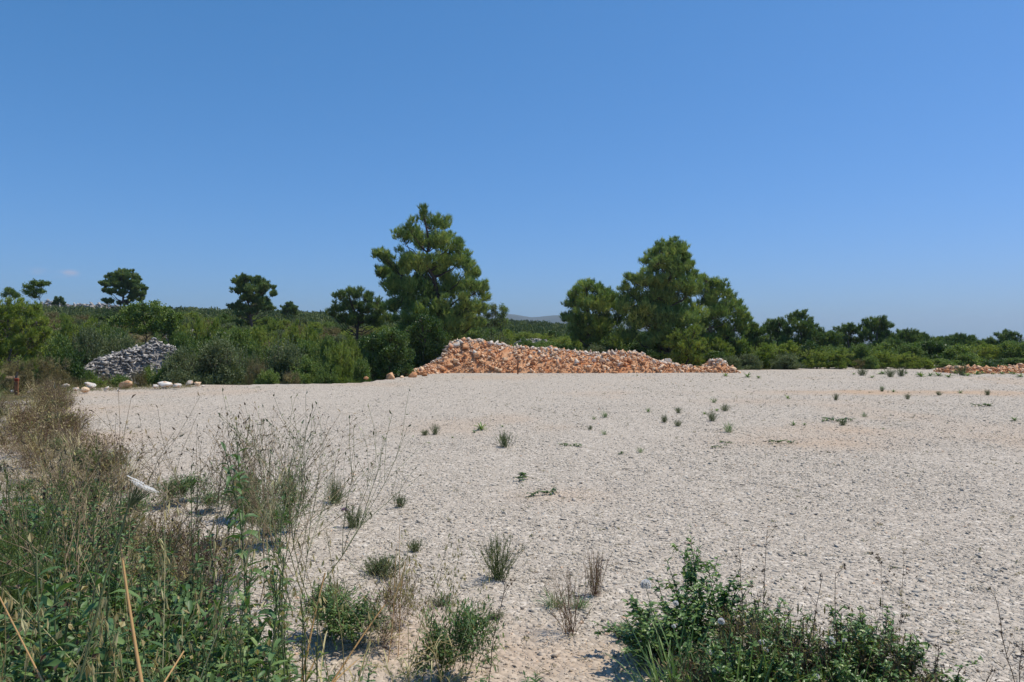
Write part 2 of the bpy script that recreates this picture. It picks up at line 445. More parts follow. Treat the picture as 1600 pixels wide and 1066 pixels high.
def soil_mat():
    m, n, l = mat_new('dry_soil')
    tc = n.new('ShaderNodeTexCoord')
    a = n.new('ShaderNodeTexNoise'); a.inputs['Scale'].default_value = .35; a.inputs['Detail'].default_value = 8; a.inputs['Roughness'].default_value = .7
    l.new(tc.outputs['Object'], a.inputs['Vector'])
    rp = ramp(n, [(.3, (.050, .068, .026)), (.45, (.10, .095, .045)), (.6, (.17, .125, .075)), (.75, (.28, .20, .13))])
    l.new(a.outputs['Fac'], rp.inputs['Fac'])
    p = n.new('ShaderNodeBsdfPrincipled'); p.inputs['Roughness'].default_value = 1; p.inputs['Specular IOR Level'].default_value = 0.05
    l.new(rp.outputs['Color'], p.inputs['Base Color'])
    c = n.new('ShaderNodeTexNoise'); c.inputs['Scale'].default_value = 12; c.inputs['Detail'].default_value = 8
    l.new(tc.outputs['Object'], c.inputs['Vector'])
    b = n.new('ShaderNodeBump'); b.inputs['Distance'].default_value = .05
    l.new(c.outputs['Fac'], b.inputs['Height']); l.new(b.outputs[0], p.inputs['Normal'])
    out = n.new('ShaderNodeOutputMaterial'); l.new(p.outputs[0], out.inputs['Surface'])
    return m
M['soil'] = soil_mat()

# ------------------------------------------------------------------ ground, lot, far hills
def grid(xs, ys, zf):
    XX, YY = np.meshgrid(xs, ys)
    V = np.stack([XX, YY, zf(XX, YY)], -1).reshape(-1, 3)
    nx, ny = len(xs), len(ys)
    i = np.arange(ny - 1)[:, None] * nx + np.arange(nx - 1)[None]
    F = np.stack([i, i + 1, i + 1 + nx, i + nx], -1).reshape(-1, 4)
    return V, F
def spaced(lo, hi, fine, r=1.09, far=5000):
    a = list(np.arange(lo, hi, fine)); s = fine; v = a[-1]
    while v < far:
        s *= r; v += s; a.append(v)
    return a
ys = np.array([-400, -100, -40, -20] + spaced(-10, 62, .6, 1.06, 5200))
pos = spaced(0, 32, .8, 1.10, 4200)
xs = np.array([-v for v in pos[:0:-1]] + pos)
V, F = grid(xs, ys, ground_z)
g = part('ground', new_mesh('ground', V, F, None, True), M['soil']); tag(g, kind='structure')

V, F = grid(np.arange(-17.0, 44, .25), np.arange(-9, 62, .25), lambda x, y: lot_z(x, y))
cen = V[F].mean(1)
left_lim = np.interp(cen[:, 1], [-9, 2, 4, 6, 8, 11, 17, 24.5], [-1.5, -2.0, -2.8, -4.5, -6.5, -8.5, -12.0, -14.8]) + 1.2 * fbm(cen[:, 0] * .9, cen[:, 1] * .9, 33, 2)
keep = (cen[:, 1] < lot_edge(cen[:, 0]) + .25 + .8 * fbm(cen[:, 0] * .7, cen[:, 1] * .7, 40, 2)) & (cen[:, 0] > left_lim)
F = F[keep]
used, inv = np.unique(F, return_inverse=True)
lot = part('gravel_lot', new_mesh('gravel_lot', V[used], inv.reshape(F.shape), None, True, earth(V[used][:, 0], V[used][:, 1])), M['lot']); tag(lot, kind='structure')

def far_hills():
    me, n, l = mat_new('far_hill_scrub')
    tc = n.new('ShaderNodeTexCoord')
    a = n.new('ShaderNodeTexNoise'); a.inputs['Scale'].default_value = .01; a.inputs['Detail'].default_value = 8
    l.new(tc.outputs['Object'], a.inputs['Vector'])
    rp = ramp(n, [(.35, (.03, .045, .03)), (.55, (.05, .06, .04)), (.7, (.09, .085, .07))]); l.new(a.outputs['Fac'], rp.inputs['Fac'])
    p = n.new('ShaderNodeBsdfPrincipled'); p.inputs['Roughness'].default_value = 1; l.new(rp.outputs['Color'], p.inputs['Base Color'])
    out = n.new('ShaderNodeOutputMaterial'); l.new(p.outputs[0], out.inputs['Surface'])
    D = 3300.0
    pxs = [-700, 0, 500, 700, 780, 800, 830, 850, 880, 905, 960, 1040, 1100, 1180, 1300, 1450, 1560, 1600, 1700, 2300]
    tops = [505, 500, 495, 492, 491, 491, 496, 494, 493, 492, 496, 505, 512, 518, 528, 532, 530, 527, 524, 520]
    xs = np.linspace(-4200, 4200, 260); tsx = [X(p, D) for p in pxs]
    zt = np.interp(xs, tsx, [Z(t, D) for t in tops])
    zt = zt + 6 * fbm(xs / 160, xs * 0, 3, 3)
    tt = np.linspace(0, 1, 12)
    rows = []
    for t in tt:
        y = D - 900 * (1 - t) + 0 * xs
        z = -14 + (zt + 14) * (math.sin(t * PI / 2) ** 1.6) + 10 * (t < .99) * t * fbm(xs / 90, y / 90, 8, 3)
        rows.append(np.stack([xs, y, z], -1))
    rows.append(np.stack([xs, D + 700 + 0 * xs, -14 + 0 * xs], -1))
    V = np.concatenate(rows); nx = len(xs); ny = len(rows)
    i = np.arange(ny - 1)[:, None] * nx + np.arange(nx - 1)[None]
    F = np.stack([i, i + 1, i + 1 + nx, i + nx], -1).reshape(-1, 4)
    h = part('hills', new_mesh('hills', V, F, None, True), me); tag(h, kind='structure')
far_hills()

# ------------------------------------------------------------------ stones
def stone_template(npts, seed, flat=0.7, jag=0.25, narrow=.75):
    r = np.random.default_rng(seed)
    bm = bmesh.new()
    for p in nrm(r.normal(size=(npts, 3))):
        p = p * (1 + r.uniform(-jag, jag)) * np.array([1.0, r.uniform(narrow, 1.0), flat])
        bm.verts.new(p)
    res = bmesh.ops.convex_hull(bm, input=bm.verts)
    dead = [e for e in res.get('geom_interior', []) if isinstance(e, bmesh.types.BMVert)]
    if dead: bmesh.ops.delete(bm, geom=dead, context='VERTS')
    bmesh.ops.triangulate(bm, faces=bm.faces)
    bm.verts.index_update()
    V = np.array([v.co[:] for v in bm.verts]); F = np.array([[v.index for v in f.verts] for f in bm.faces])
    bm.free()
    return V, F
def rot_mats(n, g, tilt=None):
    """random rotations; tilt limits how far the flat side leaves the horizontal"""
    if tilt is None:
        q = nrm(g.normal(size=(n, 4)))
    else:
        a = g.uniform(0, 2 * PI, n); b = g.normal(0, tilt, n); c = g.uniform(0, 2 * PI, n)
        q1 = np.stack([np.cos(a / 2), 0 * a, 0 * a, np.sin(a / 2)], -1)
        q2 = np.stack([np.cos(b / 2), np.sin(b / 2) * np.cos(c), np.sin(b / 2) * np.sin(c), 0 * b], -1)
        w1, x1, y1, z1 = q2.T; w2, x2, y2, z2 = q1.T
        q = np.stack([w1 * w2 - x1 * x2 - y1 * y2 - z1 * z2, w1 * x2 + x1 * w2 + y1 * z2 - z1 * y2, w1 * y2 - x1 * z2 + y1 * w2 + z1 * x2, w1 * z2 + x1 * y2 - y1 * x2 + z1 * w2], -1)
    w, x, y, z = q.T
    return np.stack([1 - 2 * (y * y + z * z), 2 * (x * y - z * w), 2 * (x * z + y * w), 2 * (x * y + z * w), 1 - 2 * (x * x + z * z), 2 * (y * z - x * w), 2 * (x * z - y * w), 2 * (y * z + x * w), 1 - 2 * (x * x + y * y)], -1).reshape(-1, 3, 3)
def add_stones(geo, temps, C, S, Rm, T):
    which = rng.integers(0, len(temps), len(C))
    for k, (tv, tf) in enumerate(temps):
        s = which == k
        if not s.any(): continue
        V = np.einsum('nij,vj->nvi', Rm[s], tv) * S[s][:, None, None] + C[s][:, None]
        F = tf[None] + (np.arange(s.sum()) * len(tv))[:, None, None]
        geo.add(V.reshape(-1, 3), F.reshape(-1, 3), np.repeat(T[s], len(tv)))
near_t = [stone_template(8, 100 + i, .36 + .03 * i, .45, .5) for i in range(12)]
far_t = [stone_template(6, 200 + i, .34 + .04 * i, .35, .5) for i in range(8)]

def build_gravel():
    geo = Geo()
    d0, d1 = 2.0, 40.0
    ks = [2.0, 4, 6, 8, 12, 16, 20, 28, 40]
    dens_k = [4800, 4500, 3300, 2300, 1250, 720, 400, 180, 90]
    size_k = [.0090, .0090, .0096, .0102, .0112, .0122, .0132, .0145, .017]
    # number of stones per metre of depth follows the width of the view there
    dd = np.linspace(d0, d1, 400); wd = 2 * (.71 * dd + 1.9); lin_d = np.exp(np.interp(dd, ks, np.log(dens_k))) * wd
    cum = np.concatenate([[0], np.cumsum((lin_d[1:] + lin_d[:-1]) / 2 * np.diff(dd))]); n = int(cum[-1])
    y = np.interp(rng.uniform(0, cum[-1], n), cum, dd)
    x = rng.uniform(-1, 1, n) * (.71 * y + 1.9)
    ok = y < lot_edge(x) + .1
    ll = np.interp(y, [-9, 2, 4, 6, 8, 11, 17, 24.5], [-2.2, -2.8, -3.6, -5.0, -7.0, -9.0, -12.6, -15.2])
    ok &= (x > ll + 1.5 * fbm(x * .9, y * .9, 33, 2))
    thin = sstep(.04, .28, fbm(x * .45, y * .30, 61, 3)) * .55 + sstep(.05, .3, fbm(x * 1.7, y * 1.2, 66, 2)) * .3
    ok &= rng.uniform(size=n) > np.maximum(thin, earth(x, y) * .6)
    x, y = x[ok], y[ok]; n = len(x)
    s = np.interp(y, ks, size_k) * np.exp(rng.normal(0, .46, n)) * (1 + .5 * fbm(x * .8, y * .8, 71, 2))
    s = np.clip(s, .004, .036 + y * .0006)
    z = lot_z(x, y) + rng.uniform(-.34, .08, n) * s
    t = np.clip(rng.beta(2.2, 2.0, n) * .93, 0, .95)
    t = np.where(rng.uniform(size=n) < .010, 1.0, t)
    t = np.where(rng.uniform(size=n) < .04, rng.uniform(0, .12, n), t)
    RM = rot_mats(n, rng, .20); P = np.stack([x, y, z], -1); near = rng.uniform(7, 13, n) > y
    add_stones(geo, near_t, P[near], s[near], RM[near], t[near])
    add_stones(geo, far_t, P[~near], s[~near], RM[~near], t[~near])
    VV = np.concatenate(geo.V)
    o = part('gravel', new_mesh('gravel', VV, np.concatenate(geo.F), np.concatenate(geo.T), False, earth(VV[:, 0], VV[:, 1])), M['gravel'])
    tag(o, 'pale crushed limestone gravel covering the open lot', 'gravel', kind='stuff')
build_gravel()

# rubble bank of orange and pale stones at the far edge of the lot
CR_PX = [560, 600, 640, 665, 690, 703, 720, 740, 770, 800, 840, 870, 905, 935, 960, 985, 1005, 1020, 1045, 1060, 1085, 1100, 1110, 1118, 1127, 1138, 1150, 1160]
CR_PY = [600, 592, 582, 572, 556, 533, 530, 530, 535, 541, 544, 546, 548, 553, 550, 550, 552, 560, 566, 568, 574, 575, 573, 562, 559, 568, 580, 590]
BD = 37.0
def bank_h(x):
    px = x / 38.3 * FPX + 800
    return np.interp(px, CR_PX, [max(0.0, Z(p, 38.3) - .10) for p in CR_PY]) * ((px > 560) & (px < 1158))
def bank_front(x):
    return np.interp(x, [-8, -4.5, -3, 12], [33.0, 35.2, 36.6, 37.0])
def bank_z(x, y):
    h = bank_h(x); f = bank_front(x)
    up = np.clip((y - f) / (1.35 + .25 * h), 0, 1)
    dn = 1 - np.clip((y - f - 2.6) / 1.8, 0, 1)
    return h * (up ** .85) * dn + (.30 * fbm(x * 1.1, y * 1.1, 50, 3) + .12 * fbm(x * 4, y * 4, 55, 2)) * np.clip(up * 3, 0, 1) * dn * np.clip(h * 2, 0, 1)
RB_PX = [1470, 1484, 1495, 1530, 1560, 1580, 1600, 1680, 1760, 1850]
RB_PY = [584, 574, 573, 574, 575, 573, 570, 566, 572, 585]
def bank2_z(x, y):
    px = x / 37.6 * FPX + 800
    h = np.interp(px, RB_PX, [max(0.0, Z(p, 37.6) - .06) for p in RB_PY]) * ((px > 1470) & (px < 1850))
    up = np.clip((y - 36.2) / .9, 0, 1); dn = 1 - np.clip((y - 37.9) / 1.1, 0, 1)
    return h * up * dn
rock_t = [stone_template(10, 300 + i, .62, .40, .6) for i in range(12)]
slab_t = [stone_template(10, 340 + i, .40, .45, .5) for i in range(12)]
def build_banks():
    geo = Geo()
    for zf, x0, x1, y0, y1 in ((bank_z, -8, 12.4, 32.5, 41.6), (bank2_z, 21.5, 35, 36, 39.2)):
        V, F = grid(np.arange(x0, x1, .12), np.arange(y0, y1, .12), lambda a, b: zf(a, b) - .06)
        cz = V[F][:, :, 2].mean(1)
        F = F[cz > -.03]
        F3 = np.concatenate([F[:, [0, 1, 2]], F[:, [0, 2, 3]]])
        used, inv = np.unique(F3, return_inverse=True)
        geo.add(V[used], inv.reshape(F3.shape), .12 + .2 * rng.uniform(size=len(used)))
        n = 30000 if zf is bank_z else 9000
        x = rng.uniform(x0, x1, n); y = rng.uniform(y0 - .5, y1, n); z = zf(x, y)
        ok = z > .03
        spill = (rng.uniform(size=n) < .05) & (zf(x, y + .5) > .02) & (z <= .03)
        ok |= spill
        x, y, z = x[ok], y[ok], z[ok]; n = len(x)
        s = np.clip(.046 * np.exp(rng.normal(0, .6, n)), .02, .24)
        ch = bank_h(x) if zf is bank_z else np.full(n, .4)
        rel = z / np.maximum(ch, .2)
        orange = rel + .5 * fbm(x * .9, y * .9, 80, 3) + rng.normal(0, .22, n) < .80
        t = np.where(orange, rng.uniform(0, .62, n), rng.uniform(.55, 1.0, n))
        add_stones(geo, rock_t[:6] + far_t, np.stack([x, y, z + s * .2], -1), s, rot_mats(n, rng), t)
    tag(part('rubble', geo.mesh('rubble'), M['rubble']), 'small orange and pale limestone rubble packed with red earth in the long bank', 'rubble', kind='stuff')
build_banks()
def rock_mesh(i, seed, npts=22, flat=.75):
    V, F = stone_template(npts, seed, flat, .22)
    me = new_mesh('rock', V, F)
    bm = bmesh.new(); bm.from_mesh(me)
    bmesh.ops.bevel(bm, geom=bm.edges[:], offset=.05, segments=1, affect='EDGES', clamp_overlap=True)
    bmesh.ops.triangulate(bm, faces=[f for f in bm.faces if len(f.verts) > 3])
    bmesh.ops.subdivide_edges(bm, edges=[e for e in bm.edges if e.calc_length() > .35], cuts=1, use_grid_fill=True)
    for v in bm.verts:
        v.co += v.co.normalized() * (.10 * (vnoise(v.co.x * 3 + seed, v.co.y * 3 + v.co.z * 5, seed) - .5))
    bm.to_mesh(me); bm.free()
    return me
rock_orange = [rock_mesh(i, 400 + i) for i in range(8)]
rock_pale = [rock_mesh(i, 420 + i) for i in range(8)]
for m_ in rock_orange: m_.materials.append(M['orange_stone'])
for m_ in rock_pale: m_.materials.append(M['pale_stone'])
def rock(me, loc, s, label, group=None, name='rock', flat=.9):
    o = bpy.data.objects.new(name, me); COL.objects.link(o)
    o.location = loc; o.scale = (s, s * random.uniform(.7, 1), s * flat * random.uniform(.8, 1.1))
    o.rotation_euler = (random.uniform(-.5, .5), random.uniform(-.5, .5), random.uniform(0, 6.28))
    return tag(o, label, 'rock', group)
def bank_place(x, rel):
    a = ['at the left tip', 'in the high left end', 'left of the thin rusty stake', 'right of the thin rusty stake', 'in the middle', 'in the right half', 'on the low right part', 'in the little heap at the right end'][int(np.searchsorted([-3.6, -1.5, .3, 2.2, 5.0, 7.6, 10.3], x))]
    return a + (' of the long rubble bank, ' if a[-3:] != 'end' or 'heap' not in a else ' of the bank, ') + ('at its foot' if rel < .33 else ('half way up' if rel < .75 else 'near the crest'))
def scatter_rocks():
    placed = []
    tries = 0; no = npale = 0
    while len(placed) < 250 and tries < 6000:
        tries += 1
        x = random.uniform(-5.5, 11.6); y = random.uniform(34.5, 39.2)
        z = float(bank_z(np.array([x]), np.array([y]))[0])
        if z < .08: continue
        s = min(.30, .100 * math.exp(random.gauss(0, .50)))
        if any((x - a) ** 2 + (y - b) ** 2 + (z - c) ** 2 < (s + q) ** 2 * .5 for a, b, c, q in placed): continue
        h = float(bank_h(np.array([x]))[0]); rel = z / max(h, .2)
        orange = rel + random.gauss(0, .2) + .6 * float(fbm(np.array([x * .9]), np.array([y * .9]), 80, 3)[0]) < .80
        placed.append((x, y, z, s))
        if orange:
            rock(random.choice(rock_orange), (x, y, z + s * .25), s, 'orange rock ' + bank_place(x, rel), 'orange rocks in the long rubble bank')
        else:
            rock(random.choice(rock_pale), (x, y, z + s * .25), s, 'pale rock ' + bank_place(x, rel), 'pale rocks in the long rubble bank')
    k = 0
    while k < 40:
        x = random.uniform(22, 27.5); y = random.uniform(36.3, 37.9); z = float(bank2_z(np.array([x]), np.array([y]))[0])
        if z < .06: continue
        k += 1
        rock(random.choice(rock_orange), (x, y, z + .03), random.uniform(.06, .14), 'orange rock in the low rubble bank at the right edge, ' + ('left tip' if x < 23.2 else ('left part' if x < 24.6 else ('right part' if x < 26 else 'cut by the picture edge'))), 'rocks in the low rubble bank at the right edge')
scatter_rocks()
# big rocks at the foot, left end of the bank
for px, py, wpx, lab in ((610, 590, 20, 'orange boulder at the left foot of the rubble bank, leftmost of three'),
                         (627, 587, 17, 'tall orange boulder at the left foot of the rubble bank, middle of three'),
                         (645, 587, 15, 'rounded orange boulder at the left foot of the rubble bank, nearest the stones'),
                         (663, 585, 12, 'small orange rock just right of the three boulders at the foot of the bank'),
                         (572, 596, 10, 'lone pinkish rock at the lot edge left of the orange boulders')):
    d = GD(py + 3); s = wpx / FPX * d * .52
    rock(random.choice(rock_orange), (X(px, d), d, float(ground_z(X(px, d), d)) + s * .45 + (.0 if px > 600 else .15)), s, lab, None)
# pale rocks along the left edge of the lot
for px, py, wpx, org, lab in ((102, 605, 16, 0, 'flat cream rock at the weedy left end of the lot edge'),
        (118, 608, 12, 0, 'small cream rock just right of the flat cream rock'),
        (142, 604, 20, 0, 'white rock with an orange side at the left lot edge'),
        (133, 610, 15, 1, 'orange stained rock in front of the white rock'),
        (168, 607, 12, 0, 'grey white rock half hidden by thin grass at the lot edge'),
        (197, 603, 20, 1, 'orange rock under the grey stone wall at the lot edge'),
        (208, 599, 18, 0, 'cream rock leaning behind the orange rock at the lot edge'),
        (222, 596, 24, 0, 'wide grey rock lying flat on top of the lot edge stones'),
        (243, 604, 13, 0, 'low pale rock left of the large white rock'),
        (259, 603, 22, 0, 'large white rock on the lot edge below the willow like bush'),
        (278, 604, 17, 0, 'white block right of the large white rock'),
        (295, 599, 14, 0, 'upright white rock left of the last orange one'),
        (309, 600, 14, 1, 'orange and white rock that ends the row of edge stones on the right'),
        (47, 612, 11, 0, 'white stone right of the rusty stake'),
        (20, 611, 9, 0, 'small pale stone left of the rusty stake'),
        (318, 603, 7, 0, 'tiny white stone right of the orange and white rock'),
        (185, 610, 9, 0, 'little cream stone in the grass in front of the orange rock')):
    d = GD(py + 5); s = wpx / FPX * d * .54
    rock(random.choice(rock_orange if org else rock_pale), (X(px, d), d, float(ground_z(X(px, d), d)) + s * .34 + .09), s, lab, None, flat=.66)

def drystone(name, label, path, n, w, size, z_of=None, base=None, cat='stone wall'):
    """heap of weathered grey stones along a ridge line; path = (px, py_top, d)"""
    geo = Geo()
    P = np.array([(X(a, d), d, Z(b, d)) for a, b, d in path])
    seg = np.linalg.norm(np.diff(P[:, :2], axis=0), axis=1); cum = np.concatenate([[0], np.cumsum(seg)])
    t = rng.uniform(0, cum[-1], n)
    cx = np.interp(t, cum, P[:, 0]); cy = np.interp(t, cum, P[:, 1]); top = np.interp(t, cum, P[:, 2])
    off = rng.uniform(-1, 1, n)
    h0 = ground_z(cx, cy) if base is None else np.full(n, base)
    x = cx + rng.normal(0, .1, n); y = cy + off * w
    prof = 1 - np.abs(off) ** 1.4 * .95
    z = h0 + (top - h0) * prof - size * .4
    s = np.clip(size * np.exp(rng.normal(0, .38, n)), size * .45, size * 2.2)
    add_stones(geo, slab_t, np.stack([x, y, z], -1), s, rot_mats(n, rng, .5), rng.uniform(0, 1, n))
    # core mound under the stones
    tt = np.linspace(0, cum[-1], 40); oo = np.linspace(-1, 1, 11)
    A, B = np.meshgrid(tt, oo)
    mx = np.interp(A, cum, P[:, 0]); my = np.interp(A, cum, P[:, 1]) + B * w
    mh = ground_z(mx, my) if base is None else base + 0 * mx
    mz = mh + (np.interp(A, cum, P[:, 2]) - mh) * (1 - np.abs(B) ** 1.4 * .95) - size * 1.1
    V = np.stack([mx, my, mz], -1).reshape(-1, 3)
    i = np.arange(10)[:, None] * 40 + np.arange(39)[None]
    q = np.stack([i, i + 1, i + 41, i + 40], -1).reshape(-1, 4)
    geo.add(V, np.concatenate([q[:, [0, 1, 2]], q[:, [0, 2, 3]]]), .1)
    tag(part(name, geo.mesh(name), M['grey_stone']), label, cat)
drystone('dry_stone_wall', 'long heap of weathered grey limestone rising to a small cairn among the bushes',
         [(134, 575, 29), (150, 562, 29.6), (180, 551, 30.5), (215, 543, 31.5), (236, 538, 32), (243, 526, 32.2), (251, 536, 32.4), (266, 539, 32.8), (280, 549, 33)], 3000, 1.0, .085)
drystone('dry_stone_wall', 'low grey stone wall mostly hidden behind the willow like bushes',
         [(262, 517, 44), (300, 514, 44.5), (325, 517, 45), (350, 522, 45), (378, 520, 45.5)], 420, .8, .16)
drystone('dry_stone_wall', 'grey stone heap seen over the rubble bank between the two pine groups',
         [(805, 534, 58), (818, 530, 58), (832, 528, 58.5), (848, 530, 59), (862, 535, 59)], 420, .7, .13)
drystone('rocky_outcrop', 'pale stony ridge on the skyline left of the round pine',
         [(62, 471, 150), (75, 469, 150), (95, 474, 152), (115, 475, 152), (140, 475, 150), (160, 474, 150), (185, 477, 150)], 420, 1.6, .42, cat='rock ridge')
drystone('rocky_outcrop', 'tiny pale rock ledge on the skyline between the small pine and the dark pine',
         [(478, 492, 140), (492, 493, 140), (505, 494, 140)], 90, .9, .34, cat='rock ridge')

# ------------------------------------------------------------------ trees
def crown_geo(lobes, dens=1.0, nl=.22, nw=.030, k=7, style='needle', seed=1, spiky=1.15):
    g = np.random.default_rng(seed); geo = Geo()
    more = []
    for (c, r) in lobes:
        more.append((c, r * .86))
        for q in range(3):
            o = rdir(1, g)[0] * r * .88; o[2] = o[2] * .7 + r * .18
            more.append((tuple(np.array(c) + o), r * g.uniform(.34, .5)))
    for (c, r) in more:
        c = np.array(c)
        n = max(14, int(dens * 270 * (r / .7) ** 2))
        # sub-clumps break up the lobe's outline
        m = max(6, int(15 * (r / .7)))
        sc_ = c + rdir(m, g) * r * g.uniform(.35, .95, (m, 1)) * np.array([1, 1, .8])
        sr = r * g.uniform(.24, .42, m)
        w = g.integers(0, m, n)
        dd = rdir(n, g)
        p = sc_[w] + dd * (sr[w] * g.uniform(.45, 1.0, n) ** .6)[:, None]
        inner = g.uniform(size=n) < .16
        p[inner] = c + rdir(inner.sum(), g) * r * g.uniform(.2, .85, (inner.sum(), 1))
        lobe_t = g.normal(0, .12)
        sub_t = g.normal(0, .13, m)
        tt = np.clip(.5 + lobe_t + sub_t[w] + g.normal(0, .12, n), 0, 1)
        out = nrm(p - c)
        D0 = nrm(out * .7 + np.array([0, 0, spiky]) + g.normal(0, .35, (n, 3)))
        if style == 'needle':
            P = np.repeat(p, k, 0); D = nrm(np.repeat(D0, k, 0) + g.normal(0, .30, (n * k, 3)))
            S = nrm(np.cross(D, rdir(n * k, g)))
            geo.tri(P - D * nl * .25, D, S, nl * g.uniform(.7, 1.25, n * k), nw, np.clip(np.repeat(tt, k) + g.normal(0, .06, n * k), 0, 1))
        else:
            P = np.repeat(p, k, 0) + g.normal(0, nl * .8, (n * k, 3))
            D = nrm(np.repeat(D0, k, 0) + g.normal(0, .6, (n * k, 3))); S = nrm(np.cross(D, rdir(n * k, g)))
            geo.dia(P, D, S, nl * g.uniform(.7, 1.25, n * k), nw, np.clip(np.repeat(tt, k) + g.normal(0, .1, n * k), 0, 1))
    return geo
def limb_path(a, b, g, sag=.12, n=7):
    t = np.linspace(0, 1, n)[:, None]
    L = np.linalg.norm(b - a)
    p = a + (b - a) * t
    p[:, 2] -= (np.sin(t[:, 0] * PI) * L * sag)
    p[1:-1] += g.normal(0, L * .025, (n - 2, 3))
    return p
def traced_tree(name, label, cat, d, base_px, lobes_px, mat, group=None, depth=.5, trunk_r=.14, dens=1.0, nl=.25, nw=.024, k=9, style='needle', seed=1, trunk_top=None, limbs=True, base_z=None, fat=1.16):
    g = np.random.default_rng(seed)
    bx = X(base_px, d); bz = float(ground_z(bx, d)) if base_z is None else base_z
    pxs = [l[0] for l in lobes_px]; cx = sum(pxs) / len(pxs)
    half = (max(pxs) - min(pxs)) / 2 / FPX * d + .1
    L = []
    for (px, py, rp) in lobes_px:
        r = rp / FPX * d * fat
        u = (X(px, d) - X(cx, d)) / half
        room = math.sqrt(max(.05, 1 - u * u)) * half * depth
        nrep = 2 if room > r * .8 else 1
        for q in range(nrep):
            dy = g.uniform(-1, 1) * room if nrep == 1 else (g.uniform(-1, -.15) if q == 0 else g.uniform(.15, 1)) * room
            s = (d + dy) / d                    # the lobe keeps its own place round the trunk
            L.append(((X(px, d) - bx, dy, Z(py, d) - bz), r * (1 if nrep == 1 else .92)))
    t = thing(name, label, cat, (bx, d, bz), group)
    part('crown', crown_geo(L, dens, nl, nw, k, style, seed).mesh('crown'), mat, t)
    top = max(L, key=lambda q: q[0][2])
    tp = np.array(top[0]) if trunk_top is None else np.array([X(trunk_top[0], d) - bx, 0, Z(trunk_top[1], d) - bz])
    tg = Geo()
    path = limb_path(np.array([0, 0, -.15]), tp, g, 0, 9)
    tg.tube(path, np.linspace(trunk_r, trunk_r * .18, 9), .5, 8)
    if limbs:
        for (c, r) in L:
            c = np.array(c)
            hh = np.clip(c[2] - .55 * np.linalg.norm(c[:2]) - .2, .25, tp[2] * .95)
            i = np.interp(hh, path[:, 2], np.arange(9)); a = path[int(i)] * (1 - i % 1) + path[min(8, int(i) + 1)] * (i % 1)
            tg.tube(limb_path(a, c, g, .08, 6), np.linspace(trunk_r * .32 * (1 - .5 * hh / max(tp[2], 1)), .012, 6), .5, 5)
            # twigs
            e = c + rdir(7, g) * r * .8
            tg.segs(np.repeat(c[None], 7, 0), e, .018, .006, .5, 3)
    part('trunk', tg.mesh('trunk', True), M['bark'], t)
    return t

traced_tree('pine_tree', 'tallest pine, broad and full, behind the left end of the rubble bank', 'tree', 42, 690,
    [(667,343,14),(694,350,14),(645,360,13),(630,372,12),(655,374,20),(685,376,22),(712,386,17),(589,396,9),(602,404,13),(597,427,13),(620,424,18),(612,447,17),(640,408,18),(660,413,24),(690,413,24),(722,409,17),(735,428,16),(640,448,24),(670,453,28),(705,448,26),(738,452,18),(754,449,11),(758,464,10),(630,473,20),(660,488,26),(695,488,26),(730,483,22),(750,484,12),(612,478,13),(680,513,26),(715,513,22),(745,503,14),(640,508,22)],
    M['pine'], 'pines behind the rubble bank', trunk_r=.22, seed=11, dens=1.05)
traced_tree('pine_tree', 'low dark pine just left of the tallest pine', 'tree', 49, 572,
    [(548,457,9),(535,464,10),(560,461,11),(575,467,11),(590,474,10),(525,482,10),(519,490,7),(545,479,14),(570,484,14),(595,487,12),(555,499,15),(585,501,14),(610,496,12),(535,499,9)],
    M['pine_far'], 'pines on the left slope', trunk_r=.16, seed=12)
traced_tree('pine_tree', 'rounded pine on the left of the right hand pine group', 'tree', 46, 925,
    [(915,450,12),(935,452,12),(900,457,11),(952,461,10),(894,474,12),(915,474,19),(940,478,19),(965,474,13),(888,495,10),(905,503,18),(935,508,22),(965,503,19),(925,528,16),(900,524,12),(960,533,16),(975,485,11)],
    M['pine'], 'pines behind the rubble bank', trunk_r=.18, seed=13, dens=1.1, fat=1.28)
traced_tree('pine_tree', 'tall pine in the middle of the right hand pine group', 'tree', 43, 1040,
    [(1029,385,8),(1048,382,9),(1065,388,9),(1019,395,8),(1045,399,17),(1070,402,10),(1009,408,7),(1025,414,14),(1055,419,19),(1075,414,10),(1080,430,10),(985,434,8),(975,449,10),(1000,440,14),(1030,439,19),(1060,444,21),(990,464,19),(1020,469,25),(1055,474,27),(973,480,12),(1083,453,14),(1000,494,23),(1035,503,27),(1070,503,23),(985,519,18),(1020,533,21),(1055,530,21),(1085,489,16)],
    M['pine'], 'pines behind the rubble bank', trunk_r=.2, seed=14, dens=1.15, fat=1.3)
traced_tree('pine_tree', 'sloping pine on the right end of the right hand pine group', 'tree', 46, 1115,
    [(1100,437,9),(1115,445,11),(1094,455,12),(1131,455,9),(1110,464,17),(1141,465,9),(1150,475,8),(1090,479,16),(1125,484,19),(1150,489,14),(1158,505,9),(1165,498,7),(1105,503,19),(1135,513,17),(1160,517,8),(1170,500,5),(1115,533,17),(1095,523,16),(1145,534,12)],
    M['pine'], 'pines behind the rubble bank', trunk_r=.16, seed=15, dens=1.1, fat=1.28)
traced_tree('young_pine', 'light green young pine in front of the tall middle pine', 'tree', 41, 1070,
    [(1062,524,10),(1082,520,10),(1050,539,13),(1074,543,17),(1096,539,10),(1064,558,15),(1085,560,12),(1045,560,11)],
    M['young'], None, trunk_r=.07, seed=16, nl=.2)
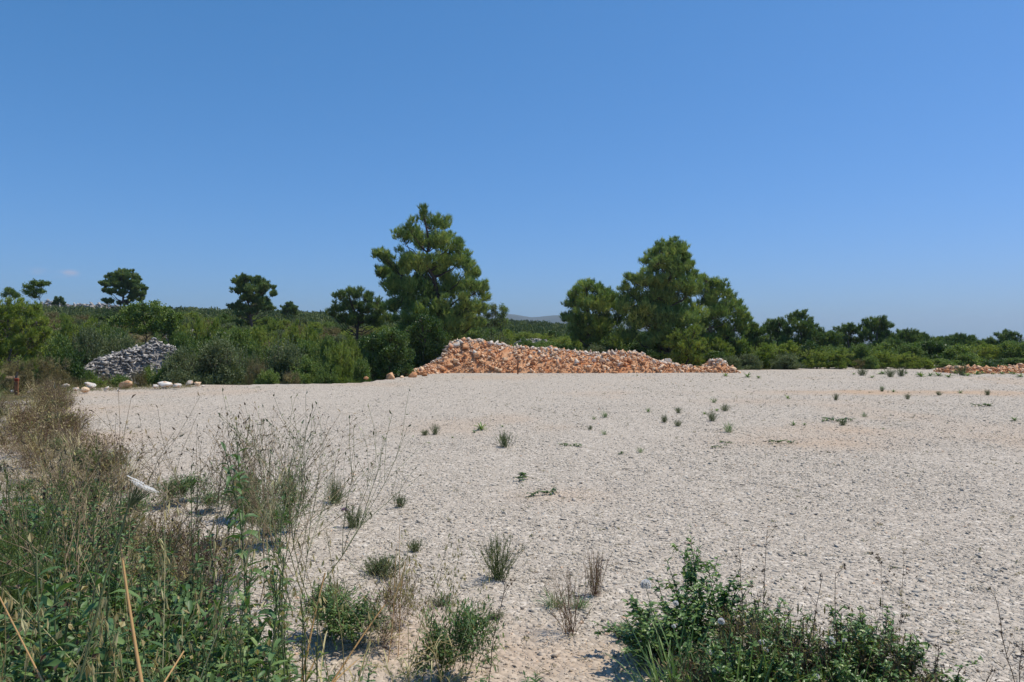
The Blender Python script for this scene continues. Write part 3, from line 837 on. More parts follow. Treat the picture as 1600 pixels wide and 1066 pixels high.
traced_tree('pine_tree', 'round lollipop shaped pine alone on the skyline at far left', 'tree', 92, 197,
    [(195,427,9),(181,434,8),(208,433,8),(187,444,11),(205,446,11),(219,451,7),(173,446,6),(215,461,8),(200,458,8),(224,459,5),(183,457,7),(168,455,4),(208,467,6),(170,470,4),(184,472,5),(176,474,4)],
    M['pine_far'], 'pines on the left slope', trunk_r=.2, seed=17, dens=1.3, nl=.3, nw=.06, depth=.9)
traced_tree('pine_tree', 'leaning irregular pine on the skyline right of the lollipop shaped one', 'tree', 74, 394,
    [(390,437,8),(377,441,9),(405,441,9),(419,449,7),(385,451,12),(400,454,12),(368,454,6),(427,459,6),(392,467,12),(410,470,9),(375,480,8),(395,484,10),(414,480,8),(360,480,4),(424,482,5),(380,492,7)],
    M['pine_far'], 'pines on the left slope', trunk_r=.17, seed=18, dens=1.2, nl=.28, nw=.05, depth=.8)
traced_tree('pine_tree', 'smallest pine on the skyline, a dark tuft right of the leaning pine', 'tree', 95, 452,
    [(452,477,5),(446,482,5),(459,482,5),(452,487,6),(444,489,4),(461,489,4)], M['pine_far'], 'pines on the left slope', trunk_r=.1, seed=19, dens=1.4, nl=.28, nw=.06, depth=.8)
traced_tree('broadleaf_tree', 'thin airy tree with sparse twigs on the skyline at far left', 'tree', 52, 54,
    [(54,452,7),(46,449,4),(62,446,3),(70,443,3),(40,456,4),(53,462,7),(66,456,3),(57,443,3)], M['mid'], None, trunk_r=.05, seed=20, dens=.2, nl=.09, nw=.06, k=5, style='broad')
traced_tree('broadleaf_tree', 'tiny wispy treetop at the left edge of the skyline', 'tree', 52, 17,
    [(13,454,3),(20,459,4),(8,462,4),(25,463,3)], M['mid'], None, trunk_r=.04, seed=21, dens=.2, nl=.09, nw=.06, k=5, style='broad')
traced_tree('pine_tree', 'dark round bush sized pine on the stony skyline', 'tree', 110, 93,
    [(93,470,6),(88,474,4),(99,474,4)], M['pine_far'], 'pines on the left slope', trunk_r=.08, seed=22, dens=1.5, nl=.28, nw=.06, depth=.8)
traced_tree('broadleaf_tree', 'slender sapling with grey green leaves right of the tallest pine', 'tree', 43, 770,
    [(768,482,6),(765,493,6),(774,490,5),(772,505,8),(762,507,8)], M['olive'], 'saplings beside the tallest pine', trunk_r=.04, seed=23, dens=.25, nl=.09, nw=.05, k=5, style='broad')
traced_tree('broadleaf_tree', 'shorter sapling with a dark tuft on top, right of the slender one', 'tree', 43, 785,
    [(785,483,5),(788,490,4),(780,498,5),(790,503,7),(782,510,8)], M['mid'], 'saplings beside the tallest pine', trunk_r=.035, seed=24, dens=.25, nl=.09, nw=.05, k=5, style='broad')
# dark broad bushes in front of the tallest pine
traced_tree('broadleaf_shrub', 'dark glossy bush under the tallest pine touching the rubble bank', 'bush', 38.6, 668,
    [(662,503,10),(645,518,14),(675,518,13),(690,528,11),(652,541,18),(680,546,17),(640,562,15),(667,568,16),(694,556,12),(655,585,13),(685,580,11),(700,545,7)],
    M['broad'], None, trunk_r=.07, seed=25, dens=1.1, nl=.10, nw=.065, k=6, style='broad', limbs=True)
traced_tree('broadleaf_shrub', 'dark glossy bush left of the one touching the rubble bank', 'bush', 33.0, 600,
    [(612,522,10),(595,530,12),(625,533,11),(578,542,11),(605,550,17),(630,556,13),(582,565,14),(610,577,15),(590,588,12),(635,580,11),(570,580,9)],
    M['broad'], None, trunk_r=.06, seed=26, dens=1.1, nl=.10, nw=.06, k=6, style='broad')
traced_tree('broadleaf_shrub', 'leafy green fig like bush below and right of the lollipop pine', 'bush', 40, 225,
    [(208,484,7),(236,480,7),(192,492,8),(258,488,7),(272,496,7),(225,497,11),(248,503,9),(203,505,10),(178,502,8),(228,515,11),(255,515,9),(272,508,8)],
    M['mid'], None, trunk_r=.06, seed=27, dens=1.0, nl=.12, nw=.08, k=5, style='broad', fat=1.0)
traced_tree('young_pine', 'big yellow green feathery bush cut by the left edge', 'young pine', 27.5, 22,
    [(20,482,16),(50,484,12),(5,500,22),(45,508,20),(20,528,24),(58,528,14),(-20,490,22),(35,545,18),(64,503,9),(-15,520,24),(72,520,8),(5,550,18)], M['young'], None, trunk_r=.06, seed=28, nl=.16, nw=.022, k=8, dens=1.4, fat=1.2)
# trees of the wood on the right
traced_tree('pine_tree', 'dark pine rising above the scrub, right of the pine group', 'tree', 52, 1250,
    [(1252,494,7),(1240,499,7),(1262,504,7),(1245,510,12),(1260,518,12),(1234,518,9),(1250,533,15),(1270,530,9),(1232,537,10)], M['pine_far'], 'pines of the wood on the right', trunk_r=.13, seed=31, nl=.24, nw=.035, fat=1.4, dens=1.1)
traced_tree('pine_tree', 'low round pine joined to the left side of the dark pine', 'tree', 54, 1212,
    [(1215,505,7),(1203,509,7),(1226,510,7),(1210,519,11),(1192,518,8),(1220,528,11),(1198,532,10)], M['pine_far'], 'pines of the wood on the right', trunk_r=.1, seed=32, nl=.24, nw=.035, fat=1.4, dens=1.1)
traced_tree('pine_tree', 'full pine with a domed top in the middle of the right hand wood', 'tree', 52, 1368,
    [(1372,502,7),(1359,506,7),(1383,509,7),(1367,516,13),(1382,524,10),(1355,527,10),(1387,540,10),(1367,540,14),(1347,522,5),(1395,528,6)], M['pine_far'], 'pines of the wood on the right', trunk_r=.13, seed=33, nl=.24, nw=.035, fat=1.4, dens=1.1)
traced_tree('pine_tree', 'small pine left of the domed pine in the right hand wood', 'tree', 53, 1323,
    [(1322,513,6),(1311,517,6),(1334,516,6),(1325,525,10),(1312,533,10),(1335,535,9),(1343,513,3)], M['pine_far'], 'pines of the wood on the right', trunk_r=.1, seed=34, nl=.24, nw=.035, fat=1.4, dens=1.1)
traced_tree('pine_tree', 'pine with two bumps at the right edge above the low rubble bank', 'tree', 55, 1575,
    [(1564,527,6),(1578,524,6),(1588,529,6),(1570,537,10),(1585,541,9),(1561,544,8),(1573,550,10)], M['pine_far'], 'pines of the wood on the right', trunk_r=.1, seed=35, nl=.24, nw=.035, fat=1.4, dens=1.1)
wood = [(1178, 508, 14), (1285, 518, 16), (1300, 522, 14), (1408, 520, 12), (1421, 517, 11), (1445, 525, 14), (1466, 529, 13), (1487, 525, 12), (1503, 524, 11), (1520, 531, 14), (1542, 532, 13), (1600, 538, 13), (1625, 532, 14), (1395, 532, 12), (1432, 532, 14), (1650, 530, 15)]
wood_lab = ['narrow pine at the foot of the sloping pine', 'pale topped pine between the dark pine and the small pine', 'lower pine left of the small pine', 'spiky pine right of the domed pine', 'taller spiky pine, second right of the domed pine',
            'wide pine in the dip of the wood skyline', 'round pine in the lowest stretch of the wood', 'pine with a notched top above the left end of the low rubble bank', 'pine of equal height right of the notched one', 'low bushy pine above the low rubble bank',
            'flat topped pine left of the two bumped pine', 'pine cut by the right edge of the picture', 'pine just beyond the right edge', 'dark pine filling the gap beside the domed pine', 'broad low pine behind the spiky pines', 'pine beyond the right edge of the lot']
for i, (px, py, r) in enumerate(wood):
    q = random.Random(i)
    lob = [(px + q.uniform(-3, 3), py + 4, r * .45), (px - r * .6, py + r * .7, r * .5), (px + r * .6, py + r * .65, r * .5), (px, py + r, r * .75), (px - r * .5, py + r * 1.9, r * .75), (px + r * .6, py + r * 1.9, r * .75)]
    traced_tree('pine_tree', wood_lab[i], 'tree', 50 + (i * 7) % 13, px, lob, M['pine_far'], 'pines of the wood on the right', trunk_r=.09, seed=60 + i, nl=.24, nw=.04, dens=1.1, fat=1.5)

# ------------------------------------------------------------------ shrubs
def tangle_place(px, d):
    a = ['hard by the left edge', 'beside the feathery green weeds', 'left of the thick orange stalk', 'beside the thick orange stalk', 'right of the white umbel', 'under the reddish brown see through clump', 'beside the dark broad leaved single stem', 'next to the pale leafy weeds'][int(np.searchsorted([5, 75, 150, 215, 275, 345, 405], px))]
    return a + (', lowest in the picture' if d < 2.3 else (', half way up' if d < 3.2 else (', towards the gravel' if d < 4.2 else ', farthest back')))
def shrub_place(px, d):
    L_ = [(-60, 'beyond the left edge'), (20, 'under the wispy treetop at the left edge'), (55, 'under the thin airy tree'), (93, 'under the dark skyline pine tuft'), (145, 'left of the lollipop pine'), (197, 'under the lollipop pine'), (245, 'right of the lollipop pine'), (310, 'above the willow like bushes'), (394, 'under the leaning pine'), (452, 'under the smallest skyline pine'), (505, 'left of the low dark pine'), (560, 'behind the low dark pine'),
          (620, 'left of the tallest pine'), (690, 'behind the tallest pine'), (760, 'behind the two saplings'), (820, 'in the gap between the pine groups, left half'), (870, 'in the gap between the pine groups, right half'), (930, 'behind the rounded pine'), (1040, 'behind the tall middle pine'), (1120, 'behind the sloping pine'), (1178, 'right of the pine group'), (1212, 'under the low round pine'), (1250, 'under the dark pine'), (1300, 'between the dark pine and the domed pine'), (1368, 'under the domed pine'), (1421, 'under the spiky pines'), (1480, 'above the left end of the low rubble bank'), (1530, 'above the low rubble bank'), (1575, 'under the two bumped pine'), (1650, 'beyond the right edge')]
    return min(L_, key=lambda q: abs(q[0] - px))[1] + (', front row' if d < 49 else (', second row' if d < 55 else (', third row' if d < 62 else (', fourth row' if d < 71 else ', last row'))))

def shrub_meshes(style, seed):
    """a bush about 2 m wide and 2 m high, standing on z = 0"""
    g = np.random.default_rng(seed)
    L = []
    n = 16
    for i in range(n):
        a = g.uniform(0, 2 * PI); q = math.sqrt(g.uniform(0, 1)) * .68
        h = g.uniform(.35, 1.0) * (1 - .45 * (q / .7) ** 2) * 1.62
        L.append(((math.cos(a) * q, math.sin(a) * q, h), g.uniform(.26, .42)))
    for i in range(6):
        a = g.uniform(0, 2 * PI); L.append(((math.cos(a) * .6, math.sin(a) * .6, g.uniform(.25, .5)), .36))
    par = dict(young=dict(nl=.15, nw=.026, k=8, style='needle', dens=1.35), mid=dict(nl=.085, nw=.05, k=6, style='broad', dens=1.3),
               olive=dict(nl=.09, nw=.032, k=7, style='broad', dens=1.3), broad=dict(nl=.085, nw=.06, k=6, style='broad', dens=1.3),
               dry=dict(nl=.16, nw=.012, k=7, style='needle', dens=.9))[style]
    crown = crown_geo(L, par['dens'], par['nl'], par['nw'], par['k'], par['style'], seed, spiky=.75 if style in ('young', 'olive', 'dry') else .4)
    # upright shoots above the top
    m = 45 if style in ('young', 'olive', 'dry') else 20
    a = g.uniform(0, 2 * PI, m); q = np.sqrt(g.uniform(0, 1, m)) * .75
    zb = 1.3 * (1 - .45 * q ** 2)
    p0 = np.stack([np.cos(a) * q, np.sin(a) * q, zb], -1)
    D = nrm(np.stack([np.cos(a) * .35, np.sin(a) * .35, np.ones(m)], -1) + g.normal(0, .15, (m, 3)))
    Ls = g.uniform(.25, .6, m)
    stem = Geo()
    stem.segs(p0, p0 + D * Ls[:, None], .008, .003, .5)
    kk = 14
    tt = g.uniform(.2, 1, (m, kk))
    P = (p0[:, None] + D[:, None] * (Ls[:, None] * tt)[..., None]).reshape(-1, 3)
    DD = nrm(np.repeat(D, kk, 0) * .8 + g.normal(0, .5, (m * kk, 3))); S = nrm(np.cross(DD, rdir(m * kk, g)))
    if par['style'] == 'needle': crown.tri(P, DD, S, par['nl'] * .8, par['nw'], np.clip(g.normal(.65, .12, m * kk), 0, 1))
    else: crown.dia(P, DD, S, par['nl'], par['nw'], np.clip(g.normal(.65, .15, m * kk), 0, 1))
    for i in range(9):
        b = np.array(L[i][0]); stem.tube(limb_path(np.array([g.uniform(-.08, .08), g.uniform(-.08, .08), -.1]), b, g, .05, 5), np.linspace(.03, .008, 5), .5, 4)
    return crown.mesh('foliage'), stem.mesh('stem')
SH = {}
for si, st in enumerate(('young', 'mid', 'olive', 'broad', 'dry')):
    SH[st] = []
    for v in range(4 if st != 'dry' else 2):
        a, b = shrub_meshes(st, 700 + si * 10 + v)
        a.materials.append(M[st]); b.materials.append(M['woody']); SH[st].append((a, b))
NAMES = dict(young='young_pine', mid='leafy_shrub', olive='olive_green_shrub', broad='broadleaf_shrub', dry='dry_shrub')
cnt = 0
def shrub(px, top, wpx, d, style, label, group=None, zb=None, dx=0, flat=None):
    global cnt
    x = X(px, d); zg = float(ground_z(x, d)) if zb is None else zb
    h = Z(top, d) - zg
    w = wpx / FPX * d
    cnt += 1
    a, b = SH[style][cnt % len(SH[style])]
    sx = w / 2.0; sz = max(.15, h / 2.05)
    t = thing(NAMES[style], label, 'bush' if style != 'young' else 'young pine', (x, d, zg - .03), group, random.uniform(0, 6.28), (sx, sx, sz))
    part('foliage', a, None, t); part('stem', b, None, t)
    return t
front = [
 (-45, 470, 90, 28, 'young', 'yellow green feathery bush just beyond the left edge'),
 (80, 541, 62, 24.2, 'dry', 'brown twiggy dry bush in front of the big yellow green one'),
 (28, 548, 60, 23.5, 'dry', 'tan dry bush behind the rusty stake'),
 (112, 520, 58, 28.5, 'broad', 'dark leafy bush left of the grey stone heap'),
 (135, 498, 66, 34, 'olive', 'silvery bush left of and behind the grey stone heap'),
 (185, 500, 70, 36, 'olive', 'silvery bush directly behind the middle of the grey stone heap'),
 (88, 505, 60, 33, 'mid', 'green bush between the big yellow green bush and the silvery one'),
 (285, 528, 74, 27.3, 'olive', 'left one of the big willow like grey green bushes at the lot edge'),
 (345, 516, 92, 28.2, 'olive', 'largest willow like grey green bush at the lot edge'),
 (250, 556, 44, 27.0, 'mid', 'low green bush at the right foot of the grey stone heap'),
 (185, 575, 50, 26.6, 'mid', 'low green bush in front of the grey stone heap'),
 (150, 583, 40, 25.6, 'young', 'low yellowish bush left of the rocks on the lot edge'),
 (402, 545, 42, 28, 'dry', 'tan dry bush between the willow like bush and the grey green one'),
 (445, 512, 76, 31, 'olive', 'grey green rounded bush in the middle of the left scrub'),
 (420, 568, 50, 27.6, 'mid', 'small green bush at the lot edge under the tan dry bush'),
 (478, 545, 58, 28.3, 'mid', 'green bush at the lot edge left of the pale young pine'),
 (455, 572, 34, 27.4, 'dry', 'low tan bush poking over the lot edge left of the green bush'),
 (530, 516, 58, 29, 'young', 'pale yellow green young pine left of the dark glossy bushes'),
 (562, 546, 44, 30, 'mid', 'green bush squeezed between the pale young pine and the dark glossy bush'),
 (510, 560, 40, 28, 'mid', 'low green bush at the foot of the pale young pine'),
 (740, 512, 50, 42, 'mid', 'green bush behind the high left end of the rubble bank'),
 (775, 508, 62, 41.6, 'olive', 'grey green bush behind the bank under the two saplings'),
 (720, 516, 40, 40, 'young', 'yellow green bush under the right side of the tallest pine'),
 (815, 532, 50, 42, 'olive', 'low grey green bush behind the crest of the bank, left of the gap'),
 (850, 530, 56, 42, 'mid', 'dark low bush behind the crest of the bank in the gap between the pines'),
 (885, 533, 50, 42, 'broad', 'dark low bush at the foot of the rounded pine'),
 (930, 530, 50, 41.5, 'olive', 'grey green bush behind the crest under the rounded pine'),
 (975, 536, 50, 41.5, 'broad', 'dark bush behind the crest left of the light young pine'),
 (1015, 545, 46, 41, 'broad', 'dark bush behind the crest right at the light young pine'),
 (1115, 545, 44, 41.5, 'broad', 'dark bush behind the low right end of the bank'),
 (1140, 552, 42, 41.0, 'olive', 'grey bush behind the separate little heap at the right end of the bank'),
 (1168, 548, 44, 41.5, 'olive', 'grey green bush just right of the little heap'),
 (1195, 530, 58, 44, 'young', 'bright young pine right of the pine group'),
 (1228, 545, 50, 42.0, 'olive', 'blue grey bush in front of the bright young pine'),
 (1275, 537, 44, 43, 'young', 'narrow yellow green bush right of the blue grey bush'),
 (1315, 540, 50, 42.5, 'young', 'broad rounded yellow green bush, second right of the blue grey bush'),
 (1344, 556, 26, 42, 'dry', 'small brownish bush wedged beside the broad rounded one'),
 (1380, 543, 46, 42.5, 'young', 'olive yellow bush under the domed pine'),
 (1360, 552, 36, 42.0, 'mid', 'lower bush left of the olive yellow one under the domed pine'),
 (1418, 546, 42, 42.5, 'young', 'yellow green bush right of the domed pine, taller of two'),
 (1443, 556, 34, 42.0, 'young', 'yellow green bush right of the domed pine, lower of two'),
 (1478, 556, 46, 43, 'mid', 'green bush behind the left end of the low rubble bank'),
 (1512, 553, 50, 44, 'mid', 'green bush behind the low rubble bank, second from its left end'),
 (1550, 556, 52, 44, 'broad', 'dark bush behind the low rubble bank under the flat topped pine'),
 (1590, 556, 50, 44, 'mid', 'green bush behind the low rubble bank at the right edge'),
 (1630, 554, 60, 44, 'young', 'bush beyond the right edge behind the low rubble bank'),
]
for f in front: shrub(*f[:5], f[5], 'bushes along the far edge of the lot')
# second tier up the left slope
tier = [
 (60, 486, 50, 38, 'young'), (100, 482, 54, 42, 'young'), (142, 484, 56, 42, 'young'), (178, 488, 50, 44, 'mid'),
 (282, 474, 46, 44, 'young'), (310, 482, 50, 42, 'young'), (338, 486, 46, 42, 'young'), (300, 500, 60, 38, 'mid'), (350, 498, 56, 38, 'mid'),
 (268, 492, 44, 40, 'mid'), (375, 500, 50, 44, 'mid'), (405, 495, 50, 46, 'young'), (432, 500, 46, 42, 'young'), (462, 492, 46, 48, 'young'), (485, 498, 48, 42, 'young'),
 (505, 508, 44, 40, 'mid'), (395, 515, 46, 36, 'mid'), (545, 512, 44, 38, 'young'), (575, 512, 44, 42, 'mid'), (520, 528, 40, 34, 'mid'), (430, 528, 50, 34, 'mid'), (245, 508, 40, 36, 'mid'), (478, 520, 50, 35, 'mid'), (390, 535, 40, 31, 'olive')]
tl = ['feathery bush behind the big yellow green bush', 'feathery bush below the dark skyline pine tuft', 'feathery bush midway to the lollipop pine', 'green bush at the foot of the lollipop pine',
 'tallest spiky shoots right of the fig like bush', 'spiky young pine, second right of the fig like bush', 'spiky young pine just left of the leaning pine', 'green bush in front of the spiky young pines', 'green bush behind the largest willow like bush',
 'green bush between the fig like bush and the spiky shoots', 'green bush under the leaning pine', 'bright bush right of the leaning pine', 'bright bush below the smallest skyline pine', 'bright spiky bush right of the smallest skyline pine', 'bright bush in front of the low dark pine',
 'green bush at the left foot of the low dark pine', 'green bush right of and behind the largest willow like bush', 'bright bush behind the pale young pine', 'green bush under the low dark pine', 'small green bush touching the left of the pale young pine', 'green bush left of the grey green rounded bush', 'small green bush above the cairn of the stone heap', 'green bush right of the grey green rounded bush', 'greyish bush behind the tan dry bush']
for f, lb in zip(tier, tl): shrub(*f, lb, 'bushes on the left slope')
# fill bushes behind, told apart by nothing
fg = random.Random(9)
nfill = 0
for d in (46, 52, 58, 66, 76):
    step = 40 * 46 / d
    px = -90 + fg.uniform(0, 20)
    while px < 1700:
        x = X(px, d); zg = float(ground_z(x, d))
        h = fg.uniform(1.2, 2.1) if px < 900 else fg.uniform(1.6, 2.6)
        top = 533 - (zg + h - EYE) / d * FPX
        lim = 471 + fg.uniform(0, 16) if px < 640 else (500 if px < 900 else (500 if px < 1170 else 527))
        top = max(top, lim + fg.uniform(0, 5))
        st = fg.choice(('young', 'young', 'mid', 'broad', 'olive', 'dry')) if px < 640 else fg.choice(('mid', 'broad', 'mid', 'young'))
        zone = 'left slope' if px < 640 else ('ground between the two pine groups' if px < 1170 else 'wood on the right')
        if (533 - (zg - EYE) / d * FPX) - top > 9:
            shrub(px, top, step * fg.uniform(1.1, 1.6), d + fg.uniform(-2, 2), st, {'young': 'feathery green bush ', 'mid': 'green bush ', 'broad': 'dark green bush ', 'dry': 'brownish dry bush ', 'olive': 'grey green bush '}[st] + shrub_place(px, d), 'background bushes of the ' + zone)
            nfill += 1
        px += step * fg.uniform(.85, 1.15)

for px, top_, w_, d_, st_, lb_ in ((170, 571, 36, 27.6, 'dry', 'pale dry bush hiding the left foot of the grey stone heap'), (215, 566, 34, 27.4, 'dry', 'pale dry bush hiding the middle foot of the grey stone heap'), (232, 560, 24, 27.8, 'young', 'small yellow green shoot in front of the grey stone heap'), (142, 568, 30, 27.8, 'mid', 'small green bush at the left tip of the grey stone heap'),
                                   (120, 575, 44, 25.6, 'dry', 'low brown bush between the dark leafy bush and the edge stones')):
    shrub(px, top_, w_, d_, st_, lb_, 'bushes along the far edge of the lot')
# far scrub as one mass
def far_scrub():
    g = np.random.default_rng(77); geo = Geo()
    n = 7000
    d = 78 + (g.uniform(0, 1, n) ** 1.3) * 340
    u = g.uniform(-1.15, 1.05, n)
    x = u * d; z = ground_z(x, d)
    okk = (fbm(x / 25, d / 25, 90, 3) > -.16)
    x, d, z, u = x[okk], d[okk], z[okk], u[okk]; n = len(x)
    h = g.uniform(.8, 2.0, n); w = g.uniform(.8, 1.7, n)
    far = np.clip((u - .25) * 4, 0, 1); h = h + far * g.uniform(.3, 1.2, n)
    h = np.minimum(h, np.maximum(.5, np.interp(u, EU, np.array(EE) + .001) * d + EYE + .3 - z + g.uniform(0, .6, n)))
    k = 150
    # faces spread through a dome
    dd = nrm(g.normal(size=(n, k, 3))); dd[..., 2] = np.abs(dd[..., 2])
    rr = g.uniform(.55, 1.0, (n, k, 1))
    P = np.stack([x, d, z], -1)[:, None] + dd * rr * np.stack([w, w, h], -1)[:, None]
    P = P.reshape(-1, 3)
    D = nrm(dd.reshape(-1, 3) * .6 + np.array([0, 0, .9]) + g.normal(0, .4, (n * k, 3)))
    S = nrm(np.cross(D, rdir(n * k, g)))
    L = .20 + .0013 * np.repeat(d, k)
    T = np.clip(np.repeat(g.normal(.5, .2, n), k) + g.normal(0, .12, n * k), 0, 1)
    geo.dia(P, D, S, L, L * .5, T)
    tag(part('distant_scrub', geo.mesh('distant_scrub'), M['scrub']), 'continuous low green scrub covering the far slopes', 'scrub', kind='stuff')
M['scrub'] = leaf_mat('distant_scrub_leaves', [(0, (0.057, 0.083, 0.037)), (.5, (0.115, 0.152, 0.057)), (1, (0.239, 0.256, 0.097))], .2)
far_scrub()

# ------------------------------------------------------------------ weeds and grasses
def bend_path(g, h, lean, curve, n=8, az=None):
    az = g.uniform(0, 2 * PI) if az is None else az
    t = np.linspace(0, 1, n)
    o = lean * t + curve * t * t
    hz = np.array([math.cos(az), math.sin(az)])
    p = np.stack([hz[0] * o * h, hz[1] * o * h, t * h * (1 - .25 * (lean + curve) ** 2)], -1)
    p[1:, :2] += np.cumsum(g.normal(0, .006 * h, (n - 1, 2)), 0)
    return p
def polysegs(geo, p, r0, r1, T=.5, k=4):
    n = len(p); r = np.linspace(r0, r1, n)
    geo.segs(p[:-1], p[1:], r[:-1], r[1:], T, k)
def along(p, t):
    n = len(p); i = np.clip(t, 0, .9999) * (n - 1); a = i.astype(int); f = (i - a)[:, None]
    return p[a] * (1 - f) + p[a + 1] * f, nrm(p[a + 1] - p[a])
def gen_leafweed(g, h=1.0, leaf=.13, w=.03, nst=3, lean=.25, nl=26, tip=True, spread=.05):
    st, lf, hd = Geo(), Geo(), Geo()
    for s in range(nst):
        hh = h * g.uniform(.7, 1.0); p = bend_path(g, hh, g.uniform(0, lean), g.uniform(-.05, .15))
        p[:, :2] += g.normal(0, spread, 2); p[0, 2] -= .03
        polysegs(st, p, .006, .002, g.uniform(.3, .8), 5)
        t = np.sort(g.uniform(.03, .97, nl)); pos, dr = along(p, t)
        az = np.arange(nl) * 2.4 + g.uniform(0, 6)
        out = np.stack([np.cos(az), np.sin(az), g.uniform(.1, 1.0, nl)], -1)
        D = nrm(out + dr * .3)
        size = (1 - .62 * t) * g.uniform(.65, 1.15, nl)
        lf.leaf(pos, D, leaf * size, w * size, np.clip(g.normal(.45, .22, nl), 0, 1), g.uniform(.4, 1.7, nl), 4, g.uniform(-.7, .7, nl))
        if tip:
            m = 7
            tt = g.uniform(.6, 1, m); pos, dr = along(p, tt)
            e = pos + nrm(dr + g.normal(0, .5, (m, 3))) * (hh * g.uniform(.06, .16, m))[:, None]
            st.segs(pos, e, .0018, .001, .5)
            hd.dia(e, nrm(e - pos), nrm(np.cross(e - pos, rdir(m, g))), .022, .011, g.uniform(.2, .8, m), .6)
            hd.dia(e, nrm(e - pos), nrm(np.cross(e - pos, rdir(m, g))), .022, .011, g.uniform(.2, .8, m), .6)
    return st, lf, hd
def gen_wiry(g, h=.8, nst=6, levels=3, spread=.5, pods=True, r=.0028, leafy=0.0):
    """thin dry skeleton of many forks with small pods"""
    st, lf, hd = Geo(), Geo(), Geo()
    P = np.zeros((nst, 3)) + g.normal(0, .02, (nst, 3)) * [1, 1, 0]
    az = g.uniform(0, 2 * PI, nst)
    D = nrm(np.stack([np.cos(az) * spread * g.uniform(.2, 1, nst), np.sin(az) * spread * g.uniform(.2, 1, nst), np.ones(nst)], -1))
    L = np.full(nst, h * .42); rr = r
    P[:, 2] -= .02
    for lv in range(levels):
        nseg = 3; rows = []
        for s in range(nseg):
            E = P + D * (L / nseg)[:, None]
            st.segs(P, E, rr, rr * .85, g.uniform(.2, .9, len(P)))
            rows.append(E); P = E; rr *= .9
            D = nrm(D + g.normal(0, .10, D.shape) + [0, 0, .03])
            if leafy > 0:
                m = g.uniform(size=len(P)) < leafy
                q = P[m]; n = len(q)
                if n:
                    d2 = nrm(rdir(n, g) + D[m] + [0, 0, .2]); lf.leaf(q, d2, .050, .013, np.clip(g.normal(.5, .2, n), 0, 1), .5, 3)
        if lv < levels - 1:
            nc = 3
            base = np.concatenate(rows[-2:]); dd = np.concatenate([D, D]); LL = np.concatenate([L, L])
            P = np.repeat(base, nc - 1 if lv else nc, 0); D = nrm(np.repeat(dd, nc - 1 if lv else nc, 0) + g.normal(0, .42, (len(P), 3)) + [0, 0, .05]); L = np.repeat(LL, nc - 1 if lv else nc) * g.uniform(.45, .85, len(P))
            rr *= .8
    if pods:
        n = len(P); d2 = nrm(D + g.normal(0, .4, D.shape))
        hd.dia(P, d2, nrm(np.cross(d2, rdir(n, g))), g.uniform(.012, .028, n), .007, g.uniform(.1, 1, n), .5)
        mid = np.concatenate(rows[:2]); n = len(mid); d2 = nrm(rdir(n, g) + [0, 0, .5])
        hd.dia(mid, d2, nrm(np.cross(d2, rdir(n, g))), g.uniform(.008, .02, n), .005, g.uniform(.1, 1, n), .5)
    return st, lf, hd
def gen_broom(g, h=.3, n=60, spread=.45, r=.0016, leafy=True):
    st, lf, hd = Geo(), Geo(), Geo()
    for i in range(n):
        hh = h * g.uniform(.45, 1.0); p = bend_path(g, hh, g.uniform(.05, spread), g.uniform(-.2, .1), 5)
        p[:, :2] += g.normal(0, .022, 2); p[0, 2] -= .015
        polysegs(st, p, r, r * .5, g.uniform(0, 1), 3)
        m = 2; pos, dr = along(p, g.uniform(.35, .8, m)); e = pos + nrm(dr + g.normal(0, .3, (m, 3))) * hh * .3
        st.segs(pos, e, r * .7, r * .35, g.uniform(0, 1))
        if leafy:
            m = 9; pos, dr = along(p, g.uniform(.1, 1, m)); d2 = nrm(dr + g.normal(0, .4, (m, 3)))
            lf.dia(pos, d2, nrm(np.cross(d2, rdir(m, g))), .018, .004, g.uniform(0, 1, m))
    return st, lf, hd
def gen_grass(g, h=.4, n=40, w=.004, spread=.5, base=.03):
    lf = Geo()
    az = g.uniform(0, 2 * PI, n); s = g.uniform(.05, spread, n)
    P = np.stack([g.normal(0, base, n), g.normal(0, base, n), np.full(n, -.01)], -1)
    D = nrm(np.stack([np.cos(az) * s, np.sin(az) * s, np.ones(n)], -1))
    lf.leaf(P, D, h * g.uniform(.5, 1.1, n), w, g.uniform(0, 1, n), g.uniform(.1, 1.3, n), 5, g.uniform(-.5, .5, n), belly=.6)
    return lf
def gen_oat(g, h=.9, nst=5):
    st, lf, hd = Geo(), Geo(), Geo()
    for s in range(nst):
        hh = h * g.uniform(.7, 1.05); p = bend_path(g, hh, g.uniform(0, .25), g.uniform(.05, .45), 10)
        p[:, :2] += g.normal(0, .03, 2); p[0, 2] -= .02
        polysegs(st, p, .0022, .0009, g.uniform(.3, 1), 4)
        m = g.integers(12, 22); tt = g.uniform(.66, 1, m); pos, dr = along(p, tt)
        e = pos + nrm(dr * .5 + g.normal(0, .6, (m, 3)) + [0, 0, .1]) * g.uniform(.02, .07, (m, 1)); st.segs(pos, e, .0007, .0005, .7)
        d2 = nrm(g.normal(0, .25, (m, 3)) + [0, 0, -1.0])
        for q in range(2):
            hd.dia(e, nrm(d2 + g.normal(0, .12, (m, 3))), nrm(np.cross(d2, rdir(m, g))), g.uniform(.022, .034, m), .007, g.uniform(.3, 1, m), .3)
        m = 4; pos, dr = along(p, g.uniform(.05, .5, m)); az = g.uniform(0, 6.28, m)
        lf.leaf(pos, nrm(dr + np.stack([np.cos(az), np.sin(az), 0 * az], -1) * .5), g.uniform(.15, .3, m), .006, g.uniform(.2, 1, m), g.uniform(.8, 2.2, m), 6, 0, belly=.6)
    return st, lf, hd
